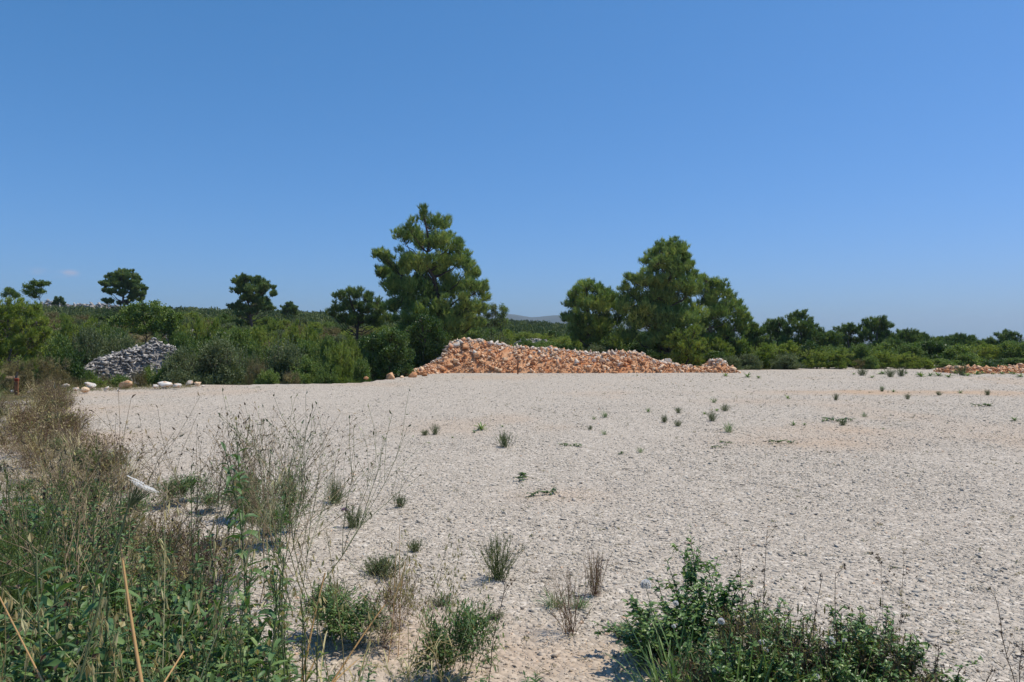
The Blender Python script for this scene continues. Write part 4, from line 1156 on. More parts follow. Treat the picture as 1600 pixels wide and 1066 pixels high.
def gen_fennel(g, h=.6, nst=10, r=.3):
    st, lf, hd = Geo(), Geo(), Geo()
    for s in range(nst):
        hh = h * g.uniform(.6, 1); p = bend_path(g, hh, g.uniform(0, .5), g.uniform(0, .2), 7); p[:, :2] += g.normal(0, .05, 2); p[0, 2] -= .02
        polysegs(st, p, .004, .0015, .5, 4)
        m = 12; pos, dr = along(p, g.uniform(.25, 1, m)); e = pos + nrm(dr + g.normal(0, .7, (m, 3))) * g.uniform(.06, .16, (m, 1))
        st.segs(pos, e, .0012, .0007, .7)
        k = 38; tt = g.uniform(.1, 1, (m, k, 1)); q = (pos[:, None] * (1 - tt) + e[:, None] * tt).reshape(-1, 3)
        d2 = nrm(np.repeat(nrm(e - pos), k, 0) + g.normal(0, .8, (m * k, 3)))
        lf.tri(q, d2, nrm(np.cross(d2, rdir(m * k, g))), g.uniform(.02, .05, m * k), .0028, g.uniform(.1, 1, m * k))
    return st, lf, hd
def gen_bush(g, h=.6, nst=14, spread=.9, leaf=.05, w=.026, nl=34, twigs=5):
    st, lf, hd = Geo(), Geo(), Geo()
    for s in range(nst):
        hh = h * g.uniform(.55, 1.0); p = bend_path(g, hh, g.uniform(0, spread), g.uniform(-.1, .15), 8); p[:, :2] += g.normal(0, .04, 2); p[0, 2] -= .03
        polysegs(st, p, .005, .0018, g.uniform(0, .7), 5)
        paths = [p]
        m = twigs; pos, dr = along(p, g.uniform(.2, .9, m))
        for i in range(m):
            e = pos[i] + nrm((dr[i] + g.normal(0, .6, 3))[None])[0] * hh * g.uniform(.15, .38)
            q = np.linspace(pos[i], e, 4); q[1:-1] += g.normal(0, .008, (2, 3)); polysegs(st, q, .0025, .001, .5, 3); paths.append(q)
        for j, q in enumerate(paths):
            m = nl if j == 0 else nl // 2
            pos, dr = along(q, g.uniform(.15 if j == 0 else .05, 1, m)); az = g.uniform(0, 6.28, m)
            D = nrm(np.stack([np.cos(az), np.sin(az), g.uniform(-.2, .8, m)], -1) + dr * .4)
            lf.leaf(pos, D, leaf * g.uniform(.6, 1.2, m), w * g.uniform(.7, 1.1, m), np.clip(g.normal(.45, .22, m), 0, 1), g.uniform(.2, 1.4, m), 4, g.uniform(-.8, .8, m))
    return st, lf, hd
def gen_clock(g, h=.35, rad=.022, curve=.3):
    """stalk ending in a round white seed head"""
    st, hd = Geo(), Geo()
    p = bend_path(g, h, g.uniform(0, .25), g.uniform(-.1, curve), 8); p[0, 2] -= .02
    polysegs(st, p, .0022, .0014, .6, 5)
    c = p[-1] + np.array([0, 0, rad * .5])
    n = 230; d = rdir(n, g); d[:, 2] = np.where(d[:, 2] < -.55, -d[:, 2], d[:, 2])
    hd.segs(c + d[::3] * rad * .12, c + d[::3] * rad * .9, .0003, .0002, .9)
    for q in range(5):
        t = nrm(d + g.normal(0, .42, d.shape)); s = nrm(np.cross(t, rdir(n, g)))
        hd.tri(c + d * rad * .72, t, s, rad * .5, rad * .2, g.uniform(.4, 1, n))
    st.segs(p[-1:], p[-1:] + [0, 0, rad * .55], .003, .004, .4, 6)
    return st, hd
def gen_rosette(g, n=14, L=.06, w=.014, up=.5):
    lf = Geo(); az = g.uniform(0, 2 * PI, n)
    D = nrm(np.stack([np.cos(az), np.sin(az), g.uniform(.1, 1, n) * up * 2], -1))
    lf.leaf(np.zeros((n, 3)) + [0, 0, .003], D, L * g.uniform(.6, 1.2, n), w, g.uniform(0, 1, n), g.uniform(.2, 1.2, n), 4)
    return lf
def gen_vine(g, L=.24, n=30, leaf=.05):
    st, lf = Geo(), Geo(); m = 10
    t = np.linspace(0, 1, m); p = np.stack([t * L, np.cumsum(g.normal(0, .012, m)), .008 + .02 * np.abs(np.sin(t * 7))], -1)
    polysegs(st, p, .002, .001, .5, 4)
    pos, dr = along(p, g.uniform(0, 1, n)); az = g.uniform(0, 6.28, n)
    lf.leaf(pos, nrm(np.stack([np.cos(az), np.sin(az), g.uniform(.3, 1.3, n)], -1)), leaf * g.uniform(.6, 1.2, n), leaf * .45, g.uniform(0, 1, n), g.uniform(.6, 1.8, n), 4)
    return st, lf
def gen_umbel(g, h=.9, R_=.07, az=0.6):
    st, hd = Geo(), Geo()
    p = bend_path(g, h, .12, .1, 8, az); p[0, 2] -= .02; polysegs(st, p, .004, .0022, .6, 5)
    n = 26; a = g.uniform(0, 6.28, n); q = np.sqrt(g.uniform(0, 1, n)) * R_
    ax = nrm(np.array([[.42, .34, .85]])); u = nrm(np.cross(ax, [[0, 1, 0]])); v = np.cross(ax, u)
    e = p[-1] + ax * .045 + u * (np.cos(a) * q)[:, None] + v * (np.sin(a) * q)[:, None] + ax * (.012 * (q / R_) ** 2)[:, None]
    st.segs(np.repeat(p[-1:], n, 0), e, .0011, .0008, .6)
    for i in range(n):
        m = 26; b = g.uniform(0, 6.28, m); r2 = np.sqrt(g.uniform(0, 1, m)) * .013
        c = e[i] + ax * .006 + u * (np.cos(b) * r2)[:, None] + v * (np.sin(b) * r2)[:, None]
        for k in range(3):
            d = nrm(np.repeat(u, m, 0) * g.normal(size=(m, 1)) + np.repeat(v, m, 0) * g.normal(size=(m, 1)) + ax * .2)
            hd.dia(c, d, nrm(np.cross(d, np.repeat(ax, m, 0))), .0045, .003, g.uniform(.3, 1, m), .1)
    return st, hd

def place(name, label, cat, x, y, parts_, group=None, rz=0.0, z=None):
    zz = float(lot_z(np.array([x]), np.array([y]))[0]) if z is None else z
    t = thing(name, label, cat, (x, y, zz), group, rz)
    for nm, me, mat in parts_:
        if me is None: continue
        part(nm, me, mat, t)
    return t
def mk(geo, name):
    return geo.mesh(name) if geo is not None and geo.n else None
def copies(src, spots, labels, group):
    """copies of a finished thing with copies of its parts"""
    for (x, y, rz, s), lb in zip(spots, labels):
        c = src.copy(); COL.objects.link(c); c.location = (x, y, float(ground_z(x, y)) + .03)
        c.rotation_euler = (0, 0, rz); c.scale = (s, s, s); c['label'] = lb; c['group'] = group
        for ch in src.children:
            q = ch.copy(); COL.objects.link(q); q.parent = c
# every species: a few plants grown once, then placed many times (copies share their meshes)
KIT = {}
UNIT = dict(wiry=1.15, wirypale=1.15, brownclump=.72, greenclump=.72, broom=.30, redbroom=.30, openbroom=.30, greytuft=.16, grass=.22, strawgrass=.42, oat=.95, bush=.62, lowbush=.45, clock=.40, rosette=.06, vine=.045)
def kit(key, fn, nvar, mats, seed0, **kw):
    KIT[key] = []
    for i in range(nvar):
        gg = np.random.default_rng(seed0 + i)
        out = fn(gg, **kw)
        if not isinstance(out, tuple): out = (None, out)
        if key in ('oat', 'wiry', 'wirypale'):
            hq = out[2]; kq = out[0]
            for v_, f_, t_ in zip(list(hq.V), [f - 0 for f in hq.F], list(hq.T)): pass
            off = kq.n; kq.V += hq.V; kq.F += [f + off for f in hq.F]; kq.T += hq.T; kq.n += hq.n; out = (kq, out[1])
        zmax = max(float(np.concatenate(q.V)[:, 2].max()) for q in out if q is not None and q.n)
        for q in out:
            if q is not None: q.V = [v_ * (UNIT.get(key, 1.0) / zmax) for v_ in q.V]
        KIT[key].append([(nm, mk(q, nm), M[mt]) for (nm, mt), q in zip(mats, out) if mk is not None and q is not None and q.n])
SLH = lambda a, b, c: (('stem', a), ('leaves', b), ('seed_heads', c))
kit('leafweed', gen_leafweed, 6, SLH('greenstem', 'weed', 'straw'), 1000, h=1.0, leaf=.15, w=.036, nst=4, nl=44)
kit('thinweed', gen_leafweed, 4, SLH('greenstem', 'weed', 'brownstem'), 1020, h=1.0, leaf=.10, w=.022, nst=2, nl=60, lean=.12)
kit('bigleaf', gen_leafweed, 4, SLH('greenstem', 'weed', 'straw'), 1040, h=1.0, leaf=.20, w=.045, nst=2, nl=34, lean=.15)
kit('paleleaf', gen_leafweed, 4, SLH('greenstem', 'weedlight', 'straw'), 1060, h=1.0, leaf=.13, w=.024, nst=3, nl=34, lean=.2)
kit('wiry', gen_wiry, 5, SLH('tanstem', 'weed', 'tanstem'), 1100, h=1.0, nst=4, levels=3, spread=.75, r=.0026)
kit('wirypale', gen_wiry, 4, SLH('palestem', 'weedlight', 'palestem'), 1120, h=1.0, nst=3, levels=3, spread=.75, r=.0024)
kit('brownclump', gen_wiry, 4, SLH('redstem', 'dry', 'brownstem'), 1140, h=.55, nst=10, levels=3, spread=.8, r=.0018, leafy=.18)
kit('greenclump', gen_wiry, 5, SLH('greenstem', 'weed', 'straw'), 1160, h=.55, nst=13, levels=3, spread=.8, r=.002, leafy=1.0)
kit('broom', gen_broom, 4, SLH('greenstem', 'fennel', 'straw'), 1200, h=.30, n=90, spread=.75)
kit('redbroom', gen_broom, 3, SLH('redstem', 'dry', 'straw'), 1220, h=.30, n=60, spread=.5)
kit('openbroom', gen_broom, 2, SLH('redstem', 'dry', 'straw'), 1230, h=.30, n=26, spread=.95, r=.0018)
kit('greytuft', gen_broom, 4, SLH('greenstem', 'olive', 'straw'), 1240, h=.16, n=70, spread=.9, r=.0012)
kit('grass', gen_grass, 4, (('stem', 'straw'), ('blades', 'weed')), 1260, h=.22, n=70, w=.004, spread=.7)
kit('strawgrass', gen_grass, 5, (('stem', 'straw'), ('blades', 'straw')), 1280, h=.42, n=60, w=.0035, spread=.6)
kit('oat', gen_oat, 5, SLH('straw', 'straw', 'straw'), 1300, h=.95, nst=5)
kit('fennel', gen_fennel, 3, SLH('greenstem', 'fennel', 'straw'), 1320, h=1.0, nst=14)
kit('bush', gen_bush, 4, SLH('woody', 'bushleaf', 'straw'), 1340, h=.62, nst=12, spread=.75, leaf=.044, w=.020, nl=26)
kit('lowbush', gen_bush, 4, SLH('brownstem', 'bushleaf', 'straw'), 1360, h=.45, nst=15, spread=.9, leaf=.034, w=.012, nl=34, twigs=7)
kit('clock', gen_clock, 4, (('stalk', 'greenstem'), ('seed_head', 'fluff')), 1380, h=.40, rad=.021)
kit('rosette', gen_rosette, 5, (('stem', 'straw'), ('leaves', 'bushleaf')), 1400, n=26, L=.07, w=.011, up=.9)
kit('vine', gen_vine, 3, (('stem', 'brownstem'), ('leaves', 'broad')), 1420)
NM = dict(openbroom='broom_like_weed', leafweed='leafy_weed', thinweed='leafy_weed', bigleaf='broad_leaved_weed', paleleaf='pale_weed', wiry='dry_branching_weed', wirypale='branching_weed', brownclump='brown_weed', greenclump='wiry_green_weed',
          broom='broom_like_weed', redbroom='broom_like_weed', greytuft='grey_green_tuft', grass='grass_tuft', strawgrass='dry_grass_tuft', oat='wild_oat', fennel='feathery_weed', bush='leafy_bush', lowbush='low_leafy_bush', clock='seed_head_flower', rosette='rosette_weed', vine='creeping_weed')
CT = dict(grass='grass', strawgrass='grass', oat='grass', bush='bush', lowbush='bush', clock='flower')
kc = {}
def put(key, px, d, hscale, label, group=None, dz=0.0, rz=None, wscale=None, x=None):
    kc[key] = kc.get(key, -1) + 1
    ps = KIT[key][kc[key] % len(KIT[key])]
    xx = X(px, d) if x is None else x
    t = place(NM[key], label, CT.get(key, 'weed'), xx, d, [], group, random.uniform(0, 6.28) if rz is None else rz)
    t.location.z += dz
    w = hscale if wscale is None else wscale
    t.scale = (w, w, hscale)
    for nm, me, mt in ps: part(nm, me, mt, t)
    return t
def top(py, d, unit):      # scale that brings the plant's top to photo row py
    return max(.12, (Z(py, d)) / unit)

# --- single plants that stand out in the left mass
put('thinweed', 120, 3.0, top(700, 3.0, 1.0), 'upright dark thin leaved weed between the feathery weed and the white umbel', wscale=.6)
put('thinweed', 172, 3.3, top(722, 3.3, 1.0), 'upright dark thin leaved weed left of the white umbel', wscale=.6)
put('thinweed', 300, 3.9, top(700, 3.9, 1.0), 'upright thin leaved weed left of the slender prickly one', wscale=.55)
put('bigleaf', 438, 3.2, top(745, 3.2, 1.0), 'dark single stemmed weed between the two pale leafy weeds and the gravel', wscale=.6)
put('thinweed', 346, 4.9, top(628, 4.9, 1.0), 'slender prickly weed standing alone against the gravel, tallest right of the white umbel', wscale=.75)
put('bigleaf', 376, 3.4, top(655, 3.4, 1.0), 'dark broad leaved weed with a single stem, right of the slender prickly weed', wscale=.85)
put('paleleaf', 432, 2.35, top(822, 2.35, 1.0), 'pale yellow green leafy weed at the lower middle left, largest pale one', wscale=.75)
put('paleleaf', 470, 2.5, top(905, 2.5, 1.0), 'pale leafy weed right of the largest pale one', wscale=.6)
put('paleleaf', 400, 2.15, top(930, 2.15, 1.0), 'pale leafy weed in front of the largest pale one', wscale=.6)
put('bigleaf', 88, 2.35, top(765, 2.35, 1.0), 'tall dark weed with long leaves in the lower left', wscale=.85)
put('bigleaf', 130, 2.1, top(800, 2.1, 1.0), 'blue green weed with stout stem left of the orange stalk', wscale=.9)
put('bigleaf', 22, 2.5, top(840, 2.5, 1.0), 'dark broad leaved weed in the lower left corner', wscale=.8)
put('fennel', 34, 3.1, top(690, 3.1, 1.0), 'bright feathery green weed at the left edge', wscale=.85)
put('fennel', 8, 2.9, top(715, 2.9, 1.0), 'feathery green weed cut by the left edge', wscale=.8)
put('wiry', 150, 3.1, top(600, 3.1, 1.15), 'tall tan forked weed leaning over the gravel left of the white umbel')
put('wiry', 105, 3.5, top(622, 3.5, 1.15), 'tan forked weed behind the feathery green weed')
put('wiry', 245, 3.9, top(610, 3.9, 1.15), 'brown forked weed with pods left of the slender prickly weed')
put('wiry', 425, 4.6, top(625, 4.6, 1.15), 'brown wiry weed with seed pods above the dark clump at centre left')
put('wiry', 395, 4.4, top(640, 4.4, 1.15), 'brown wiry weed behind the dark broad leaved single stem')
put('wiry', 275, 4.5, top(640, 4.5, 1.15), 'tan forked weed with many pods behind the brown forked one')
put('wiry', 455, 5.0, top(650, 5.0, 1.15), 'brown wiry weed behind the arching green tipped one')
put('wirypale', 480, 4.4, top(604, 4.4, 1.15), 'green tipped branching weed arching right over the gravel')
put('wirypale', 455, 4.3, top(612, 4.3, 1.15), 'green tipped branching weed left of the arching one')
for px, py, tp, lab in ((400, 845, 715, 'dark wiry green clump on the gravel at centre left, left half'), (452, 830, 712, 'dark wiry green clump on the gravel at centre left, right half'),
                        (385, 812, 718, 'dark wiry green clump behind the dark broad leaved single stem'), (425, 850, 770, 'low green clump in front of the two dark wiry clumps'),
                        (300, 785, 735, 'small leafy clump on the gravel left of the slender prickly weed'), (262, 790, 738, 'leafy clump right of the white umbel'),
                        (330, 800, 762, 'low clump at the foot of the slender prickly weed')):
    d = GD(py); put('greenclump', px, d, top(tp, d, .75), lab, wscale=.5)
put('oat', 205, 1.9, top(755, 1.9, .95), 'wild oat with pale drooping spikelets under the white umbel', wscale=.8)
put('oat', 225, 2.3, top(770, 2.3, .95), 'wild oat leaning right behind the white umbel', wscale=.9)
put('oat', 5, 1.9, top(870, 1.9, .95), 'wild oat at the left edge with a bundle of pale spikelets', wscale=.9)
put('oat', 545, 2.6, top(800, 2.6, .95), 'sparse pale oat right of the pale leafy weeds', wscale=.9)
put('oat', 640, 3.0, top(820, 3.0, .95), 'sparse pale oat over the dry brown plant at bottom centre', wscale=.8)
put('oat', 690, 3.3, top(850, 3.3, .95), 'faint oat stalk with few spikelets right of the dry brown plant', wscale=.7)
st, hd = gen_umbel(np.random.default_rng(5), h=1.0, R_=.029)
uv = np.concatenate(hd.V); UX, UY = uv[:, 0].mean(), uv[:, 1].mean(); uk = Z(758, 1.7) - uv[:, 2].mean()
st.V = [v_ + np.array([0, 0, 1.0]) * uk * np.clip(v_[:, 2:3] + .02, 0, .8) / .8 for v_ in st.V]; hd.V = [v_ + np.array([0, 0, uk]) for v_ in hd.V]
place('wild_carrot_flower', 'white flat flower umbel seen from the side in the left weeds', 'flower', X(222, 1.7) - UX, 1.7 - UY, [('stem', mk(st, 'stem'), M['greenstem']), ('umbel', mk(hd, 'umbel'), M['fluff'])])
# dry orange stalks close to the camera
def stalk(p0, p1, r0, r1, label, kink=.02):
    gq = Geo(); p0 = np.array(p0); p1 = np.array(p1)
    o = p0.copy(); t = np.linspace(0, 1, 12)[:, None]; pts = (p1 - p0) * t; pts[:, 0] += np.sin(t[:, 0] * 5) * kink
    gq.tube(pts, np.linspace(r0, r1, 12), .5, 8)
    gq.leaf(pts[5:6], nrm((p1 - p0)[None] + [[.06, 0, .0]]), .22, .010, .7, .3, 5)
    e = thing('dry_stalk', label, 'weed', tuple(o), 'dry orange stalks')
    part('stem', gq.mesh('stem', True), M['orange'], e)
P3 = lambda px, py, d: (X(px, d), d, Z(py, d))
def stalk_px(a, b, d, r0, r1, label, kink=.02):
    # carried on down to the ground along its own line
    A = np.array(P3(a[0], a[1], d)); B = np.array(P3(b[0], b[1], d + .15)); v = (A - B) / (B[2] - A[2] + 1e-6)
    G = A + v * (A[2] + .02) * .8 * np.array([1, 1, 1.25])
    stalk(G, B, r0, r1, label, kink)
stalk_px((232, 1066), (196, 850), 1.55, .0095, .0022, 'thick dry orange stalk rising from the bottom edge, tallest one', .012)
stalk_px((262, 1066), (292, 1018), 1.6, .0075, .002, 'short dry orange stalk leaning right beside the tallest one', .008)
stalk_px((50, 1016), (0, 930), 1.7, .003, .002, 'thin orange stalk leaning left in the lower left corner', .004)
stalk_px((470, 1045), (512, 895), 2.6, .006, .003, 'tan dry stalk leaning right beside the pale leafy weeds', .01)
stalk_px((540, 1025), (605, 945), 3.0, .0055, .003, 'tan broken stalk leaning towards the dry brown plant', .01)
stalk_px((608, 1010), (622, 850), 3.7, .0022, .0012, 'thin straw coloured stalk standing in the dry brown plant', .006)
stalk_px((622, 1010), (626, 820), 3.75, .0022, .0012, 'paler thin straw stalk right of its twin in the dry brown plant', .006)
# --- the dense tangle itself
fr = random.Random(4)
MASS = [('bigleaf', 'dark broad leaved weed in the dense tangle at the lower left', 26, .5, .95), ('thinweed', 'dark thin leaved weed in the dense tangle at the lower left', 34, .55, 1.0), ('leafweed', 'dark leafy weed in the dense tangle at the lower left', 44, .5, .95),
        ('greenclump', 'wiry green weed in the dense tangle at the lower left', 18, .5, 1.0), ('brownclump', 'reddish brown dry weed in the dense tangle at the lower left', 12, .45, .8),
        ('strawgrass', 'tuft of dry straw grass in the dense tangle at the lower left', 18, .6, 1.3), ('grass', 'green grass tuft in the dense tangle at the lower left', 16, 1.0, 2.2),
        ('oat', 'wild oat in the dense tangle at the lower left', 5, .6, .85), ('lowbush', 'low leafy bush in the dense tangle at the lower left', 12, .7, 1.3),
        ('paleleaf', 'pale leaved weed in the dense tangle at the lower left', 14, .4, .75)]
for key, lab, n, lo, hi in MASS:
    k = 0
    while k < n:
        d = fr.uniform(1.75, 5.2); px = fr.uniform(-60, 470)
        lim = np.interp(d, [1.75, 2.6, 3.4, 4.4, 5.2], [470, 420, 345, 280, 220]) - abs(fr.gauss(0, 40))
        if px > lim: continue
        k += 1
        s = fr.uniform(lo, hi)
        # keep the mass's skyline where the photograph has it
        unit = dict(wiry=1.15, brownclump=.72, greenclump=.72, strawgrass=.42, grass=.22, oat=.95, lowbush=.45).get(key, 1.0)
        roof = Z(np.interp(px, [-60, 80, 200, 300, 400, 470], [720, 735, 790, 830, 850, 900]), d)
        s = min(s, max(.25, roof / unit))
        put(key, px, d, s, lab.split(' in the dense')[0] + ' ' + tangle_place(px, d), 'weeds of the lower left tangle')
# brown airy clump at (330, 870)
for px, py, tp in ((300, 905, 800), (335, 925, 805), (360, 900, 810), (320, 950, 840), (285, 930, 820)):
    d = GD(py); put('brownclump', px, d, top(tp, d, .72), 'reddish brown see through weed clump against the gravel right of the oats', 'reddish brown clump by the oats', wscale=.55)
# weeds up the left margin of the lot
for i in range(150):
    d = fr.uniform(4.6, 21.5)
    lim = np.interp(d, [5, 6, 8, 11, 17, 22], [300, 240, 190, 130, 85, 105])
    px = lim - abs(fr.gauss(0, .7)) * 150 + 10
    if px < -60 or (d > 15.5 and 5 < px < 50): continue
    key = fr.choice(['brownclump', 'strawgrass', 'greenclump', 'strawgrass', 'brownclump', 'brownclump', 'strawgrass', 'wiry', 'grass'])
    s = fr.uniform(.6, 1.1) * dict(wiry=.6, thinweed=.6, grass=1.6, strawgrass=1.3, brownclump=.85, greenclump=.5).get(key, .8) * (1 + d * .012)
    put(key, px, d, s, {'brownclump': 'brown dry weed along the left margin of the gravel', 'strawgrass': 'pale dry grass tuft along the left margin of the gravel', 'greenclump': 'wiry green weed along the left margin of the gravel',
                        'thinweed': 'upright leafy weed along the left margin of the gravel', 'grass': 'green grass tuft along the left margin of the gravel', 'wiry': 'tan forked weed along the left margin of the gravel'}[key] + (', nearest stretch' if d < 6.5 else (', level with the white umbel' if d < 9 else (', level with the feathery weeds' if d < 13 else (', short of the rusty stake' if d < 18 else ', around the rusty stake')))), 'weeds on the left margin of the gravel')
# --- ground cover under and between them
def ground_cover():
    lf = Geo(); g = np.random.default_rng(88)
    def blades(n, xf, h, w, zfun, tint=(.5, .25)):
        x, y = xf(n); n = len(x)
        P = np.stack([x, y, zfun(x, y) - .01], -1)
        D = nrm(g.normal(0, .55, (n, 3)) * [1, 1, 0] + [0, 0, 1])
        S = nrm(np.cross(D, rdir(n, g)))
        lf.leaf(P, D, h * g.uniform(.4, 1.2, n), w, np.clip(g.normal(*tint, n), 0, 1), g.uniform(.2, 1.6, n), 2, g.uniform(-.8, .8, n))
    def region(n):
        d = 1.6 + 21.5 * g.uniform(0, 1, n) ** 1.5
        lim = np.interp(d, [1.6, 3.4, 4.4, 6, 8, 11, 17, 23.5], [430, 400, 330, 230, 165, 105, 70, 110])
        px = lim - np.abs(g.normal(0, 1, n)) * 190 + 25
        x = (px - 800) / FPX * d
        ok = (fbm(x * 1.3, d * 1.0, 15, 3) > -.10)
        ok &= ~((d > 15) & (px > 12) & (px < 44))
        return x[ok], d[ok]
    blades(42000, region, .16, .005, lot_z)
    def strip(n):        # dry verge between lot edge and bushes, left
        x = g.uniform(-21, -9, n); y = lot_edge(x) + g.uniform(-1.6, 2.0, n); ok = (x < -11) | (y > lot_edge(x) + .7); return x[ok], y[ok]
    blades(9000, strip, .38, .014, lambda x, y: ground_z(x, y))
    def strip2(n):       # right verge
        x = g.uniform(11.5, 30, n); y = lot_edge(x) + g.uniform(.2, 2.5, n); return x, y
    blades(12000, strip2, .22, .016, lambda x, y: ground_z(x, y))
    tag(part('dry_grass', lf.mesh('dry_grass'), M['mixgrass']), 'short dry and green grass along the edges of the gravel lot', 'grass', kind='stuff')
M['mixgrass'] = leaf_mat('mixed_short_grass', [(0, (.06, .085, .025)), (.35, (.12, .13, .045)), (.6, (.24, .19, .09)), (1, (.42, .35, .20))], .2)
ground_cover()
def litter():
    g = np.random.default_rng(91); q = Geo(); n = 1500
    d = 3.2 + 33 * g.uniform(0, 1, n) ** 1.3; x = g.uniform(-.75, .75, n) * d
    ok = (fbm(x * .35, d * .25, 140, 3) > .03) & (d < lot_edge(x)) & (x > np.interp(d, [3, 6, 11, 24], [-3, -4, -7, -14]))
    x, d = x[ok], d[ok]; n = len(x); k = 7
    P = np.repeat(np.stack([x, d, lot_z(x, d) + .004], -1), k, 0) + g.normal(0, .012, (n * k, 3)) * [1, 1, 0]
    D = nrm(g.normal(0, .8, (n * k, 3)) * [1, 1, .2] + [0, 0, .6]); sz = np.repeat(.015 + .0016 * d, k) * g.uniform(.5, 1.6, n * k)
    q.leaf(P, D, sz, sz * .28, np.clip(np.repeat(g.uniform(0, .8, n), k) + g.normal(0, .1, n * k), 0, 1), .8, 2)
    m = 260; d = 3.3 + 16 * g.uniform(0, 1, m) ** 1.5; x = g.uniform(-.5, .72, m) * d; a = g.uniform(0, 6.28, m); L = g.uniform(.03, .14, m)
    p0 = np.stack([x, d, lot_z(x, d) + .012], -1); q.segs(p0, p0 + np.stack([np.cos(a) * L, np.sin(a) * L, g.uniform(-.01, .02, m)], -1), .0022, .0012, g.uniform(.4, .9, m))
    tag(part('plant_litter', q.mesh('plant_litter'), M['mixgrass']), 'tiny seedlings and dry twigs strewn over the gravel', 'litter', kind='stuff')
litter()
# --- plants of the lower middle
def putg(key, px, py, tp, unit, label, w=None, group=None):
    d = GD(py); s = top(tp, d, unit) if tp else w; return put(key, px, d, s, label, group, wscale=(s if w is None else w))
putg('broom', 778, 905, 828, .30, 'upright broom like weed on the gravel, largest, left of the reddish one', 1.1)
putg('redbroom', 930, 930, 852, .30, 'reddish brown broom like weed at centre', .75)
putg('openbroom', 893, 990, 880, .30, 'open reddish broom like weed in front of the reddish brown one', .85)
putg('wiry', 890, 985, 868, 1.15, 'dark leafless forked twig rising from the open reddish broom', .28)
putg('grass', 868, 948, 915, .22, 'green grass tuft left of the open reddish broom', .9)
putg('grass', 905, 950, 922, .22, 'green grass tuft behind the open reddish broom', .7)
putg('greytuft', 788, 699, 671, .16, 'small pale twiggy dome alone in the middle of the gravel', 1.5)
putg('broom', 524, 785, 737, .30, 'dark tuft with thin upright twigs right of the dark wiry clumps', .75)
putg('greytuft', 524, 787, 762, .16, 'dense dark cushion at the foot of the thin upright twigs', 1.3)
putg('greytuft', 625, 793, 768, .16, 'small green tuft alone on the gravel left of centre', 1.0)
putg('greytuft', 553, 823, 785, .16, 'grey green tuft with a purple flower', 1.4)
d = GD(822)
gp = Geo(); gq = np.random.default_rng(3); n = 60; dd = rdir(n, gq); dd[:, 2] = np.abs(dd[:, 2])
gp.dia(dd * .012 * np.array([1, 1, 1]) + [0, 0, .14], dd, nrm(np.cross(dd, rdir(n, gq))), .022, .008, gq.uniform(0, 1, n)); gs = Geo(); gs.segs([[0, 0, -.01]], [[0, 0, .145]], .002, .0012, .5)
place('purple_thistle', 'purple flower beside the grey green tuft', 'flower', X(538, d), d, [('stem', mk(gs, 'stem'), M['greenstem']), ('petals', mk(gp, 'petals'), M['purple'])])
putg('greytuft', 600, 900, 862, .16, 'low grey green mat left of centre below the purple flower', 1.7)
putg('greytuft', 585, 895, 868, .16, 'grey green mat touching the low mat on its left', 1.2)
putg('greytuft', 648, 862, 838, .16, 'small dark tuft right of the low grey green mat', .9)
putg('greytuft', 522, 940, 905, .16, 'grey green tuft behind the tan broken stalk', 1.5)
putg('greenclump', 510, 1000, 905, .72, 'wiry grey green weed right of the pale leafy weeds', .55)
putg('greenclump', 560, 1010, 935, .72, 'leafy sprawling weed left of the dry brown plant', .5)
putg('brownclump', 612, 1005, 850, .72, 'dry brown plant with a tangled dark base at bottom centre', .42)
putg('brownclump', 600, 1010, 950, .72, 'dark maroon tangle at the base of the dry brown plant', .38)
putg('brownclump', 625, 975, 900, .72, 'brown twig bundle right of the dark maroon tangle', .28)
putg('grass', 733, 990, 950, .22, 'upright green grass tuft right of the dry brown plant', .6)
putg('greytuft', 690, 945, 925, .16, 'low grey green sprig right of the straw stalks', .9)
putg('greytuft', 775, 965, 950, .16, 'tiny grey green sprig below the largest broom like weed', .7)
putg('greenclump', 720, 1068, 925, .72, 'thin forked green weed at the bottom edge left of centre', .4)
putg('greenclump', 690, 1060, 960, .72, 'thin green weed at the bottom edge under the dry brown plant', .4)
for i, (px, dd_, tp, lab) in enumerate(((310, 2.9, 1000, 'broad leaved weed at the bottom edge right of the orange stalks'), (510, 3.0, 1005, 'broad leaved weed at the bottom edge right of the pale leafy weeds'),
        (565, 3.1, 1015, 'broad leaved weed at the bottom edge, second right of the pale leafy weeds'), (640, 3.0, 1020, 'feathery low green weed at the bottom edge under the straw stalks'),
        (835, 3.05, 1035, 'bright broad leaf shoot at the bottom edge near the centre'), (460, 2.7, 985, 'dark low weed in front of the pale leafy weeds'), (745, 3.1, 1035, 'low dark leaved weed at the bottom edge left of the bright shoot'))):
    put('bigleaf' if i != 3 else 'fennel', px, dd_, top(tp, dd_, 1.0), lab, wscale=.42)
